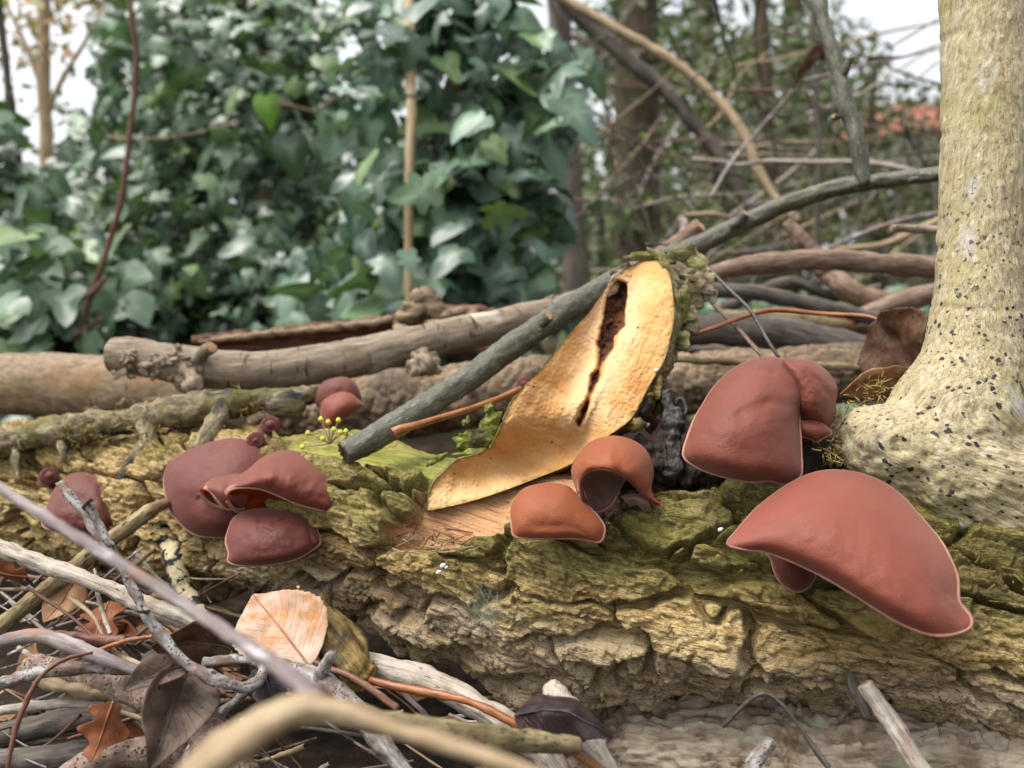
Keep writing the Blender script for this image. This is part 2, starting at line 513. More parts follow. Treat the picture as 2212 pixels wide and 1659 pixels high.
M['green_bark'] = bark_mat('green_flaking_bark', [(0.3, lin(76, 66, 40)), (0.46, lin(128, 116, 76)), (0.62, lin(166, 156, 112)), (0.78, lin(198, 188, 150))], (220, 500, 500),
                           patch=(lin(112, 116, 54), 60, 0.52, 0.66), rough=0.75, bump=0.0008)
M['lime_bark'] = bark_mat('lime_mossy_bark', [(0.3, lin(76, 82, 34)), (0.48, lin(124, 132, 52)), (0.66, lin(162, 164, 84)), (0.8, lin(190, 184, 134))], (200, 300, 300),
                          patch=(lin(82, 72, 42), 70, 0.52, 0.62), rough=0.8, bump=0.001)
M['wet_bark'] = bark_mat('wet_black_bark', [(0.35, lin(22, 18, 16)), (0.6, lin(48, 38, 32)), (0.75, lin(84, 62, 46))], (200, 300, 300), rough=0.33, bump=0.0012, spec=0.5)


def fungus_mat(name, a, b, rim=None, sheen=0.2, rough=0.55, sss=0.15, trans=0.12):
    N = Nodes(name)
    oc = N.coord()
    c = N.mix(N.rng(N.noise(oc, 45, 4, 0.6), 0.35, 0.68), a, b)
    c = N.mix(N.rng(N.noise(oc, 900, 3, 0.6), 0.62, 0.75, 0, 0.35), c, lin(150, 96, 84))
    c = N.mix(1.0, c, (0.74, 0.66, 0.61, 1.0), 'MULTIPLY')
    nb = N.bump(N.math('ADD', N.noise(oc, 1400, 3, 0.6), N.noise(oc, 160, 4, 0.6)), 0.00022)
    m = N.done(c, rough, nb, 0.28)
    N.b.inputs['Subsurface Weight'].default_value = sss
    N.b.inputs['Subsurface Radius'].default_value = (1.0, 0.35, 0.2)
    N.b.inputs['Subsurface Scale'].default_value = 0.003
    N.b.inputs['Sheen Weight'].default_value = sheen
    N.b.inputs['Sheen Roughness'].default_value = 0.45
    N.b.inputs['Sheen Tint'].default_value = lin(226, 196, 186)
    tr = N.n('ShaderNodeBsdfTranslucent')
    N.l(N.mix(0.5, c, lin(214, 120, 50)), tr.inputs['Color'])
    mx = N.n('ShaderNodeMixShader')
    mx.inputs[0].default_value = trans
    N.l(N.b.outputs[0], mx.inputs[1])
    N.l(tr.outputs[0], mx.inputs[2])
    N.l(mx.outputs[0], N.out.inputs['Surface'])
    return m


M['fungus'] = fungus_mat('jelly_ear_skin', lin(134, 76, 62), lin(116, 64, 54))
M['fungus_red'] = fungus_mat('jelly_ear_skin_bright', lin(150, 86, 70), lin(136, 76, 62), sheen=0.2)
M['fungus_orange'] = fungus_mat('jelly_ear_skin_orange', lin(166, 98, 62), lin(146, 82, 54), sheen=0.15)
M['fungus_dark'] = fungus_mat('jelly_ear_skin_dark', lin(118, 64, 56), lin(102, 55, 49), sheen=0.3)
M['fungus_in'] = fungus_mat('jelly_ear_inside', lin(212, 130, 64), lin(186, 104, 54), sheen=0.0, rough=0.3, trans=0.55)
M['fungus_rim'] = fungus_mat('jelly_ear_rim', lin(196, 148, 134), lin(176, 126, 112), sheen=0.3)
M['fungus_web'] = fungus_mat('jelly_ear_dried_flesh', lin(140, 116, 112), lin(98, 66, 58), sheen=0.3)


def leaf_mat(name, stops, vein, rough=0.6, trans=0.25, spec=0.3, sc=120, spots=None):
    """dry leaf: attribute lf = (along, across, 0); veins are thin raised lines"""
    N = Nodes(name)
    lf = N.attr('lf')
    oc = N.coord()
    sx = N.n('ShaderNodeSeparateXYZ')
    N.l(lf, sx.inputs[0])
    c = N.ramp(N.noise(oc, sc, 5, 0.65), stops)
    av = N.math('ABSOLUTE', sx.outputs[1], 0.0)
    ph = N.math('SUBTRACT', N.math('MULTIPLY', sx.outputs[0], 13.0), N.math('MULTIPLY', N.math('POWER', av, 0.8), 4.2))
    fr = N.math('ABSOLUTE', N.math('SUBTRACT', N.math('FRACT', ph, 0.0), 0.5), 0.0)
    vn = N.rng(fr, 0.0, 0.06, 1.0, 0.0)
    vn = N.math('MAXIMUM', vn, N.rng(av, 0.03, 0.07, 1.0, 0.0))
    c = N.mix(N.math('MULTIPLY', vn, 0.16), c, vein)
    c = N.mix(1.0, c, (0.75, 0.75, 0.75, 1.0), 'MULTIPLY')
    if spots:
        c = N.mix(N.rng(N.voro(oc, 260), 0.12, 0.2, 1.0, 0.0), c, spots)
    m = N.done(c, rough, N.bump(vn, 0.00012), spec)
    tr = N.n('ShaderNodeBsdfTranslucent')
    N.l(c, tr.inputs['Color'])
    mx = N.n('ShaderNodeMixShader')
    mx.inputs[0].default_value = trans
    N.l(N.b.outputs[0], mx.inputs[1])
    N.l(tr.outputs[0], mx.inputs[2])
    N.l(mx.outputs[0], N.out.inputs['Surface'])
    return m


M['leaf_pale'] = leaf_mat('pale_dry_leaf', [(0.36, lin(196, 140, 84)), (0.5, lin(210, 172, 144)), (0.66, lin(222, 196, 178))], lin(176, 122, 74), trans=0.2)
M['leaf_brown'] = leaf_mat('brown_dry_leaf', [(0.3, lin(70, 46, 34)), (0.5, lin(104, 72, 52)), (0.7, lin(140, 104, 78))], lin(60, 40, 30), spots=lin(52, 36, 28))
M['leaf_grey'] = leaf_mat('grey_brown_leaf', [(0.3, lin(76, 60, 52)), (0.5, lin(112, 92, 80)), (0.7, lin(144, 122, 104))], lin(54, 42, 38), spots=lin(58, 44, 38))
M['leaf_rust'] = leaf_mat('rust_leaf', [(0.3, lin(126, 70, 40)), (0.5, lin(158, 94, 58)), (0.7, lin(180, 122, 82))], lin(110, 62, 40))
M['leaf_purple'] = leaf_mat('purple_black_leaf', [(0.3, lin(36, 26, 28)), (0.5, lin(58, 44, 44)), (0.7, lin(86, 68, 66))], lin(40, 28, 30), rough=0.35, spec=0.5, trans=0.05)
M['leaf_tan'] = leaf_mat('tan_leaf', [(0.3, lin(150, 104, 68)), (0.5, lin(184, 140, 100)), (0.7, lin(206, 172, 136))], lin(130, 90, 60))


def ivy_mat(name, dark, light, vein, rough=0.32, trans=0.16):
    N = Nodes(name)
    oi = N.n('ShaderNodeObjectInfo').outputs['Random']
    r = N.math('FRACT', N.math('ADD', oi, N.attr('rnd', 'Fac')), 0.0)
    c = N.mix(r, dark, light)
    yel = N.rng(N.math('FRACT', N.math('MULTIPLY', r, 7.31), 0.0), 0.86, 0.92)
    c = N.mix(N.math('MULTIPLY', yel, 0.6), c, lin(104, 128, 40))
    c = N.mix(N.rng(N.attr('vein', 'Fac'), 0.3, 1.0, 0.0, 0.4), c, vein)
    N.done(c, N.rng(r, 0, 1, rough * 0.8, rough * 1.3), None, 0.5)
    tr = N.n('ShaderNodeBsdfTranslucent')
    tc = N.mix(0.5, c, lin(110, 150, 40))
    N.l(tc, tr.inputs['Color'])
    mx = N.n('ShaderNodeMixShader')
    mx.inputs[0].default_value = trans
    N.l(N.b.outputs[0], mx.inputs[1])
    N.l(tr.outputs[0], mx.inputs[2])
    N.l(mx.outputs[0], N.out.inputs['Surface'])
    return N.mat


M['ivy'] = ivy_mat('ivy_leaf', lin(34, 56, 38), lin(102, 128, 98), lin(152, 174, 142))
M['ivy_near'] = ivy_mat('ivy_leaf_broad', lin(40, 64, 50), lin(106, 134, 110), lin(164, 184, 156))
M['far_leaf'] = ivy_mat('far_leaf', lin(38, 52, 26), lin(80, 94, 50), lin(80, 94, 50), rough=0.5)
M['olive_leaf'] = ivy_mat('olive_leaf', lin(50, 54, 32), lin(102, 102, 62), lin(100, 100, 60), rough=0.55)
M['autumn_leaf'] = ivy_mat('autumn_leaf', lin(130, 96, 56), lin(176, 140, 90), lin(170, 140, 90), rough=0.6, trans=0.35)

N = Nodes('woodland_soil')
oc = N.coord()
c = N.ramp(N.noise(oc, 60, 7, 0.7), [(0.3, lin(26, 20, 16)), (0.5, lin(50, 38, 29)), (0.68, lin(84, 66, 48))])
c = N.mix(N.rng(N.noise(oc, 3.5, 5, 0.6), 0.5, 0.62), c, lin(74, 78, 46))
M['soil'] = N.done(c, 0.95, N.bump(N.noise(oc, 140, 6, 0.7), 0.006), 0.2)

# ------------------------------------------------------------------ tubes
def frames(C):
    T = np.gradient(C, axis=0)
    T /= np.linalg.norm(T, axis=1)[:, None]
    ref = np.array([0.0, -0.3, 1.0]) if abs(T[0, 2]) < 0.8 else np.array([0.0, -1.0, 0.1])
    e1 = np.zeros_like(T)
    a = ref - T[0] * ref.dot(T[0])
    e1[0] = a / np.linalg.norm(a)
    for i in range(1, len(T)):
        a = e1[i - 1] - T[i] * e1[i - 1].dot(T[i])
        e1[i] = a / np.linalg.norm(a)
    return T, e1, np.cross(T, e1)


def tube_geo(pts, k=60, n=14, amp=0.06, rough=None, world=False, ends=(1.0, 1.0), seed=0.0, cap=True):
    """pts rows (x px, y px, depth, radius px) or world (x, y, z, r); amp: low-frequency wobble as a share of the radius;
    rough(q, s) -> radial offset in metres"""
    pts = np.asarray(pts, float)
    if world:
        P = pts
    else:
        P = np.column_stack([at(pts[:, 0], pts[:, 1], pts[:, 2]), pts[:, 3] * pts[:, 2] / F])
    R = catmull(P, k)
    C, r = R[:, :3], R[:, 3]
    T, e1, e2 = frames(C)
    L = np.concatenate([[0], np.cumsum(np.linalg.norm(np.diff(C, axis=0), axis=1))])
    th = np.linspace(0, 2 * np.pi, n, endpoint=False)
    ct, st = np.cos(th)[None, :], np.sin(th)[None, :]
    q = np.stack([np.broadcast_to(L[:, None], (k, n)), r[:, None] * ct, r[:, None] * st], -1) + seed
    rm = r.mean()
    w = fbm(q / (rm * 3.0), 3, 5.1 + seed) * amp * 2.2
    rad = r[:, None] * (1 + w)
    if rough is not None:
        rad = rad + rough(q, np.linspace(0, 1, k)[:, None])
    dirs = e1[:, None, :] * ct[..., None] + e2[:, None, :] * st[..., None]
    V = C[:, None, :] + dirs * rad[..., None]
    V = V.reshape(-1, 3)
    bk = q.reshape(-1, 3)
    F_ = [grid_faces(k, n, True)]
    mi = [np.zeros(len(F_[0]), int)]
    if cap:
        for e, ring, sg in ((0, np.arange(n), 1), (k - 1, (k - 1) * n + np.arange(n), -1)):
            base = len(V)
            jag = (RNG.random(n) - 0.5) * r[e] * 0.25
            inner = C[e] + (V[ring] - C[e]) * 0.82 + T[e] * (sg * r[e] * -0.10) + T[e] * jag[:, None]
            V = np.vstack([V, inner, [C[e] + T[e] * sg * r[e] * 0.12]])
            bk = np.vstack([bk, bk[ring], bk[ring[:1]]])
            i2 = np.arange(n)
            j2 = (i2 + 1) % n
            quad = np.stack([ring[j2], ring[i2], base + i2, base + j2], 1)
            tri = np.stack([base + j2, base + i2, np.full(n, base + n)], 1)
            if sg < 0:
                quad, tri = quad[:, ::-1], tri[:, ::-1]
            F_ += [quad, tri]
            mi += [np.zeros(n, int), np.ones(n, int)]
    return V, F_, bk, np.concatenate(mi)


def bark_rough(a_lo, f_lo, a_hi=0.0, f_hi=(0, 0, 0), off=0.0):
    f_lo, f_hi = np.asarray(f_lo, float), np.asarray(f_hi, float)
    def fn(q, s):
        r = fbm(q * f_lo, 4, off) * a_lo
        if a_hi:
            r = r + (0.5 - np.abs(fbm(q * f_hi, 3, off + 9))) * a_hi
        return r
    return fn


SEED = [0.0]


def branch(name, pts, mat, label=None, cat=None, group=None, parent=None, k=60, n=14, amp=0.06, rough=None, end=None, stubs=(), kind=None, world=False, extra=None):
    SEED[0] += 1.37
    V, F_, bk, mi = tube_geo(pts, k, n, amp, rough, world=world, seed=SEED[0])
    at_ = {'bk': bk}
    if extra is not None:
        at_.update(extra(V, bk))
    o = obj(name, V, F_, [M[mat], M[end or 'dark_end']], parent, at_, matidx=mi)
    if parent is None:
        tag(o, label, cat, group, kind)
    for (nm, sp) in stubs:
        kn = nm == 'knot' or sp[0][3] > 25
        branch(nm, sp, mat, parent=o, k=26 if kn else (60 if nm == 'side_twig' else 16), n=22 if kn else 12, amp=0.3 if kn else 0.12, rough=bark_rough(0.0026, (120, 140, 140)) if kn else rough, end=end or 'cut_end')
    return o


# ------------------------------------------------------------------ ground
gx = np.sinh(np.linspace(-5.6, 5.6, 260)) * 0.35
gy = np.sinh(np.linspace(-2.5, 6.0, 260)) * 0.30
X, Y = np.meshgrid(gx, gy, indexing='ij')
P3 = np.stack([X, Y, X * 0], -1)
rr = np.hypot(X, Y)
Z = fbm(P3 * 9, 4) * 0.012 * np.exp(-rr / 6) + fbm(P3 * 1.2, 3, 3.3) * 0.05 * sstep(0.8, 2.5, rr) + fbm(P3 * 0.1, 3, 8) * 0.5 * sstep(5, 25, rr)
Z -= 0.012
V = np.stack([X, Y, Z], -1).reshape(-1, 3)
g = obj('ground', V, grid_faces(260, 260)[:, ::-1], M['soil'], base=(0, 0, 0))
tag(g, kind='structure')


def ground_z(x, y):
    p = np.stack([np.asarray(x, float), np.asarray(y, float), np.zeros_like(np.asarray(x, float))], -1)
    r = np.hypot(p[..., 0], p[..., 1])
    return fbm(p * 9, 4) * 0.012 * np.exp(-r / 6) + fbm(p * 1.2, 3, 3.3) * 0.05 * sstep(0.8, 2.5, r) + fbm(p * 0.1, 3, 8) * 0.5 * sstep(5, 25, r) - 0.012


# ------------------------------------------------------------------ the rotten log
def in_poly(x, y, poly):
    poly = np.asarray(poly, float)
    r = np.zeros(x.shape, bool)
    j = len(poly) - 1
    for i in range(len(poly)):
        xi, yi = poly[i]
        xj, yj = poly[j]
        c = ((yi > y) != (yj > y)) & (x < (xj - xi) * (y - yi) / (yj - yi + 1e-12) + xi)
        r ^= c
        j = i
    return r


def poly_dist(x, y, poly, closed=True):
    poly = np.asarray(poly, float)
    d = np.full(x.shape, 1e9)
    m = len(poly)
    for i in range(m if closed else m - 1):
        a, b = poly[i], poly[(i + 1) % m]
        ab = b - a
        t = np.clip(((x - a[0]) * ab[0] + (y - a[1]) * ab[1]) / (ab.dot(ab) + 1e-9), 0, 1)
        d = np.minimum(d, np.hypot(x - a[0] - t * ab[0], y - a[1] - t * ab[1]))
    return d


def soft_poly(x, y, poly, w=14.0):
    d = poly_dist(x, y, poly)
    d = np.where(in_poly(x, y, poly), d, -d)
    return sstep(-w, w, d)


LOG = np.array([(-220, 1050, 0.53, 120), (60, 1060, 0.475, 140), (350, 1092, 0.42, 168), (800, 1138, 0.365, 210), (1200, 1222, 0.335, 250),
                (1700, 1280, 0.31, 265), (2050, 1310, 0.305, 268), (2450, 1330, 0.30, 268)], float)
LIME_POLY = [(600, 925), (780, 935), (1000, 925), (1085, 890), (1080, 960), (960, 1012), (830, 1000), (720, 985), (620, 965)]
WOOD_POLY = [(915, 1035), (955, 1010), (1050, 968), (1150, 940), (1250, 940), (1262, 1000), (1245, 1050), (1120, 1075), (1100, 1130), (960, 1185), (830, 1190), (830, 1140), (900, 1105)]
DARK_POLY = [(1395, 860), (1490, 850), (1520, 1010), (1590, 1045), (1420, 1055), (1300, 1120), (1240, 1060), (1340, 930)]


def log_surface():
    k, nv, nb = 1150, 330, 70
    P = np.column_stack([at(LOG[:, 0], LOG[:, 1], LOG[:, 2]), LOG[:, 3] * LOG[:, 2] / F])
    R = catmull(P, k)
    C, r = R[:, :3], R[:, 3]
    T = np.gradient(C, axis=0)
    T /= np.linalg.norm(T, axis=1)[:, None]
    cf = np.array([0.0, -1.0, 0.35])
    e1 = cf - T * (T @ cf)[:, None]
    e1 /= np.linalg.norm(e1, axis=1)[:, None]
    e2 = np.cross(e1, T)
    e2 *= np.sign(e2[:, 2:3])
    th = np.concatenate([np.linspace(math.radians(-112), math.radians(100), nv, endpoint=False), np.linspace(math.radians(100), math.radians(248), nb, endpoint=False)])
    n = len(th)
    L = np.concatenate([[0], np.cumsum(np.linalg.norm(np.diff(C, axis=0), axis=1))])
    ct, st = np.cos(th)[None, :], np.sin(th)[None, :]
    base = C[:, None, :] + (e1[:, None, :] * ct[..., None] + e2[:, None, :] * st[..., None]) * r[:, None, None]
    q = np.stack([np.broadcast_to(L[:, None], (k, n)), r[:, None] * ct + 0.02 * L[:, None], r[:, None] * st + 0.12 * L[:, None]], -1)
    pxx, pyy, _ = px_of(base)
    lime = soft_poly(pxx, pyy, LIME_POLY, 12) * (st > -0.2)
    wood = soft_poly(pxx + 14 * fbm(q * 90, 3, 33), pyy + 10 * fbm(q * 120, 3, 35), WOOD_POLY, 7)
    dark = soft_poly(pxx, pyy, DARK_POLY, 26)
    bare = np.clip(np.maximum(lime, np.maximum(wood, dark * 0.8)), 0, 1)
    # plates: warped, stretched cells; shorter and knobblier towards the far end
    warp = np.stack([fbm(q * 45, 3, 1.1), fbm(q * 45, 3, 4.4), fbm(q * 45, 3, 7.7)], -1)
    qq = q + warp * np.array([0.010, 0.0045, 0.0045])
    lump = sstep(0.50, 0.10, np.broadcast_to((L / L[-1])[:, None], (k, n)))
    f1, f2, cid = cells(qq * np.array([21.0, 62.0, 62.0]), 3.0)
    edge = f2 - f1
    crn = ((cid * 2654435761) % 1000) / 1000.0
    plate = sstep(0.02, 0.12, edge)
    g1, g2, _ = cells(qq * np.array([60.0, 110.0, 110.0]) + warp * 0.4, 21.0)
    small = sstep(0.0, 0.16, g2 - g1)
    strata = fbm(q * np.array([15.0, 120.0, 120.0]) + warp * 1.2, 4, 12.0)
    hgt = plate * (0.0066 + 0.0036 * crn) + small * 0.0013 * plate + strata * 0.0017
    stp = 0.0011
    tq = hgt / stp + fbm(q * np.array([60, 160, 160]), 2, 30) * 0.5
    fr = tq - np.floor(tq)
    terr = (np.floor(tq) + sstep(0.55, 1.0, fr)) * stp
    hgt = 0.35 * hgt + 0.65 * terr
    hgt += fbm(q * np.array([90.0, 700.0, 700.0]), 3, 40) * 0.0007 + fbm(q * 480, 3, 50) * 0.0006
    pits = sstep(0.50, 0.75, noise(q * np.array([55, 120, 120]), 61))
    hgt -= pits * 0.0045 * plate
    woodh = fbm(q * np.array([10.0, 330.0, 330.0]), 4, 70) * 0.0006 + fbm(q * 40, 2, 71) * 0.001 - 0.0005
    hgt = hgt * (1 - bare) + (woodh + dark * fbm(q * 160, 4, 73) * 0.004 - 0.004 * dark) * bare
    big = fbm(q * np.array([16.0, 26.0, 26.0]), 3, 80) * 0.006
    # the underside is broken away in a ragged hollow towards the middle
    under = sstep(-0.55, -0.95, st) * (0.5 + fbm(q * 30, 3, 84)) * 0.010
    rad = r[:, None] + hgt + big * (1 - 0.5 * bare) - under - 0.0085
    V = C[:, None, :] + (e1[:, None, :] * ct[..., None] + e2[:, None, :] * st[..., None]) * rad[..., None]
    q = np.stack([np.broadcast_to(L[:, None], (k, n)) + fbm(q * 60, 2, 90) * 0.002, rad * ct * 1.35 + 0.02 * L[:, None], rad * st * 1.35 + 0.12 * L[:, None]], -1)
    sN = np.broadcast_to((L / L[-1])[:, None], (k, n))
    mossv = sstep(-0.75, 0.35, st) * (0.45 + 0.55 * sstep(0.42, 0.62, sN)) * (1 - 0.5 * sstep(0.93, 1.0, sN))
    pale = sstep(-0.25, -0.6, st) * sstep(0.35, 0.6, sN)
    A = {'bk': q.reshape(-1, 3), 'moss': mossv.ravel(), 'pale': pale.ravel(), 'wood': wood.ravel(), 'lime': lime.ravel(), 'dark': dark.ravel(), 'rnd': crn.ravel()}
    cid = np.where(bare > 0.5, -1, cid)
    cid = np.where((th > math.radians(105))[None, :], -2, cid)
    return V.reshape(-1, 3), grid_faces(k, n, True), A, cid.ravel(), (k, n)


LV, LF, LA, LID, (LK, LN) = log_surface()
log_base = np.array([LV[:, 0].mean(), LV[:, 1].mean(), LV[:, 2].min()])
log_root = empty('rotten_log', log_base)
tag(log_root, 'mossy rotten fallen log with deeply fissured yellow-green bark, carrying the fungi', 'log')


def sub_mesh(name, sel, parent, mat, kind=None):
    f = LF[sel]
    u, inv = np.unique(f.ravel(), return_inverse=True)
    o = obj(name, LV[u], inv.reshape(f.shape), mat, parent, {a: v[u] for a, v in LA.items()})
    if kind:
        o['kind'] = kind
    return o


fid = LID[LF[:, 0]]
ids, cnt = np.unique(fid, return_counts=True)
order = [i for i in ids[np.argsort(-cnt)] if i >= 0][:300]
big_ids = [i for i, c_ in zip(ids, cnt) if i >= 0 and c_ >= 160 and i in set(order)]
srt = np.argsort(fid, kind='stable')
fs = fid[srt]
for i in big_ids:
    a, b = np.searchsorted(fs, i), np.searchsorted(fs, i, 'right')
    sub_mesh('bark_plate', srt[a:b], log_root, M['log'])
rest = ~np.isin(fid, big_ids) & (fid != -1)
sub_mesh('inner_bark', np.nonzero(rest)[0], log_root, M['log'], 'stuff')
o = sub_mesh('bare_wood', np.nonzero(fid == -1)[0], log_root, M['log'])
o['label'] = 'bare stripped wood around the saw cut, yellow-green on top'
# torn ends of the log out of view: simple end faces
for e, nm in ((0, 'log_end'), (LK - 1, 'log_end')):
    ring = LV[e * LN:(e + 1) * LN]
    Vc = np.vstack([ring, ring.mean(0)])
    ii = np.arange(LN)
    obj(nm, Vc, np.stack([ii, (ii + 1) % LN, np.full(LN, LN)], 1), M['cut_end'], log_root)


def log_depth(x, y, default=0.33):
    """depth of the log surface seen at a pixel"""
    d = np.hypot(LPX - x, LPY - y)
    m = d < 9
    return float(LPD[m].min()) if m.any() else default


LPX, LPY, LPD = px_of(LV)

# ------------------------------------------------------------------ jelly ear fungi
def orient_to_camera(V, Fq):
    f = Fq[len(Fq) // 2]
    nrm = np.zeros(3)
    for f in Fq[:: max(1, len(Fq) // 200)]:
        a = np.cross(V[f[1]] - V[f[0]], V[f[2]] - V[f[0]])
        nrm += a * np.sign(1)
    view = np.array([0, 0, CAMZ]) - V.mean(0)
    return Fq if nrm.dot(view) > 0 else Fq[:, ::-1]


def shell(name, V, Fq, mat, parent, thick=0.0018, tris=None):
    Fq = orient_to_camera(V, Fq)
    o = obj(name, V, Fq, [M[mat], M['fungus_in'], M['fungus_rim']], parent)
    so = o.modifiers.new('thick', 'SOLIDIFY')
    so.thickness = thick
    so.offset = -1.0
    so.material_offset = 1
    so.material_offset_rim = 2
    return o


def rim_tube(curve, parent, r=0.0006, closed=True, mat='fungus_rim'):
    k = len(curve)
    C = np.asarray(curve)
    T = np.roll(C, -1, 0) - np.roll(C, 1, 0) if closed else np.gradient(C, axis=0)
    T /= np.linalg.norm(T, axis=1)[:, None] + 1e-12
    ref = np.array([0.0, -1.0, 0.2])
    e1 = ref - T * (T @ ref)[:, None]
    e1 /= np.linalg.norm(e1, axis=1)[:, None] + 1e-12
    e2 = np.cross(T, e1)
    th = np.linspace(0, 2 * np.pi, 6, endpoint=False)
    rv = r * (1 + 0.3 * fbm(C * 160, 2, 3.0))
    if closed:                              # a free edge only where it faces down; it fades where the cap turns back
        dn = (C[:, 2].mean() - C[:, 2]) / (np.ptp(C[:, 2]) + 1e-9)
        rv = rv * (0.3 + 0.7 * sstep(-0.25, 0.2, dn))
    V = C[:, None, :] + (e1[:, None, :] * np.cos(th)[None, :, None] + e2[:, None, :] * np.sin(th)[None, :, None]) * rv[:, None, None]
    V = V.reshape(-1, 3)
    q = grid_faces(k, 6, True)
    if closed:
        i = np.arange(6)
        q = np.vstack([q, np.stack([(k - 1) * 6 + i, (k - 1) * 6 + (i + 1) % 6, (i + 1) % 6, i], 1)])
    return obj('rim', V, q, M[mat], parent)


def dome_field(O, n=88, it=2600):
    """smooth membrane height over a closed outline (0 at the edge, 1 at the top)"""
    lo, hi = O.min(0) - 2, O.max(0) + 2
    gx_ = np.linspace(lo[0], hi[0], n)
    gy_ = np.linspace(lo[1], hi[1], n)
    X_, Y_ = np.meshgrid(gx_, gy_, indexing='ij')
    m = in_poly(X_, Y_, O)
    ax, ay = 1 / (gx_[1] - gx_[0]) ** 2, 1 / (gy_[1] - gy_[0]) ** 2
    h = np.zeros_like(X_)
    for _ in range(it):
        h[1:-1, 1:-1] = np.where(m[1:-1, 1:-1], (ax * (h[2:, 1:-1] + h[:-2, 1:-1]) + ay * (h[1:-1, 2:] + h[1:-1, :-2]) + 1.0) / (2 * ax + 2 * ay), 0)
    h /= h.max()

    def f(x, y):
        u = np.clip((x - lo[0]) / (hi[0] - lo[0]) * (n - 1), 0, n - 1.001)
        v = np.clip((y - lo[1]) / (hi[1] - lo[1]) * (n - 1), 0, n - 1.001)
        i, j = u.astype(int), v.astype(int)
        a, b = u - i, v - j
        return h[i, j] * (1 - a) * (1 - b) + h[i + 1, j] * a * (1 - b) + h[i, j + 1] * (1 - a) * b + h[i + 1, j + 1] * a * b
    return f


def cap_geo(outline, center, d0, bulge, tilt=(0.0, 0.0), p=2.2, e=0.62, flare=0.0, flare_dir=(0, 1), wr=0.0006, dents=(), n=150, m=40, seed=0.0, edge_wave=0.0006):
    """a dome between a traced outline and its crown: depth d0 at the rim, bulging towards the viewer"""
    O = catmull(np.asarray(outline, float), n, True)
    c = np.asarray(center, float)
    s = np.linspace(0, 1, m)[:, None] ** 0.8
    px = c[0] + (O[None, :, 0] - c[0]) * s
    py = c[1] + (O[None, :, 1] - c[1]) * s
    hf = dome_field(O)(px, py)
    hf = hf * (1 - s ** 10)
    d = d0 - bulge * np.maximum(hf, 0) ** (e * 0.92)
    d[0, :] = d[0].mean()
    d = d + (tilt[0] * (px - c[0]) + tilt[1] * (py - c[1])) * d0 / F
    fd = np.asarray(flare_dir, float)
    fd = fd / np.linalg.norm(fd)
    od = O - c
    od = od / np.linalg.norm(od, axis=1)[:, None]
    w = np.clip(od @ fd, 0, 1)[None, :]
    d = d - flare * w * sstep(0.45, 1.0, s)
    sc = d0 / F
    q = np.stack([px * sc, py * sc, 0 * px + seed], -1)
    d = d - fbm(q * 55, 3, seed) * wr * (1 - s ** 3) * 2 - fbm(q * 230, 3, seed + 5) * wr * 0.35 * (1 - s ** 4)
    d = d + noise(np.stack([np.broadcast_to(np.arange(n) / n * 14, px.shape), 0 * px, 0 * px + seed], -1)) * edge_wave * sstep(0.7, 1, s)
    for (x0, y0, x1, y1, wd, dep) in dents:      # creases: lines pushed in (positive) or raised (negative)
        dist = poly_dist(px, py, [(x0, y0), (x1, y1)], False)
        d = d + dep * np.exp(-(dist / wd) ** 2) * (0.9 + 0.2 * fbm(q * 260, 2, seed + 2))
    V = at(px, py, d).reshape(-1, 3)
    return V, grid_faces(m, n, True), at(O[:, 0], O[:, 1], d[-1])


def stalk(parent, x, y, d, depth=0.02, r=14, mat='fungus_dark'):
    V, F_, bk, mi = tube_geo([(x, y, d, r * 1.4), (x, y + 6, d + depth * 0.5, r), (x, y + 8, d + depth, r * 1.6)], 10, 12, 0.1)
    return obj('stalk', V, F_, [M[mat], M[mat]], parent, {'bk': bk}, matidx=mi)


def fungus(label, outline, center, d0, bulge, mat='fungus', cat='fungus', group='jelly ear fungi on the log', stalk_at=None, rim=0.0006, thick=0.0018, **kw):
    V, q, rc = cap_geo(outline, center, d0, bulge, **kw)
    root = empty('jelly_ear_fungus', at(center[0], center[1], d0 + 0.012))
    tag(root, label, cat, group)
    shell('cap', V, q, mat, root, thick)
    if rim:
        rim_tube(rc, root, rim * 0.75)
    sx, sy = stalk_at or center
    stalk(root, sx, sy, d0 - bulge * 0.4, bulge * 0.4 + 0.022)
    return root


def loft(A, B, dA, dB, bulge, n=90, m=26, e=0.75, wr=0.0004, seed=0.0):
    A = catmull(np.column_stack([A, np.interp(np.linspace(0, 1, len(A)), np.linspace(0, 1, len(dA)), dA) * 1000]), n)
    B = catmull(np.column_stack([B, np.interp(np.linspace(0, 1, len(B)), np.linspace(0, 1, len(dB)), dB) * 1000]), n)
    s = np.linspace(0, 1, m)[:, None]
    px = A[None, :, 0] * (1 - s) + B[None, :, 0] * s
    py = A[None, :, 1] * (1 - s) + B[None, :, 1] * s
    d = (A[None, :, 2] * (1 - s) + B[None, :, 2] * s) / 1000
    bl = np.asarray(bulge if hasattr(bulge, '__len__') else [bulge, bulge], float)
    bl = np.interp(np.linspace(0, 1, n), np.linspace(0, 1, len(bl)), bl)[None, :]
    d = d - bl * np.sin(np.pi * s) ** e
    q = np.stack([px * 0.00016, py * 0.00016, 0 * px + seed], -1)
    d = d - fbm(q * 90, 3, seed) * wr * 2 * np.sin(np.pi * s)
    V = at(px, py, d).reshape(-1, 3)
    return V, grid_faces(m, n), at(A[:, 0], A[:, 1], A[:, 2] / 1000), at(B[:, 0], B[:, 1], B[:, 2] / 1000)


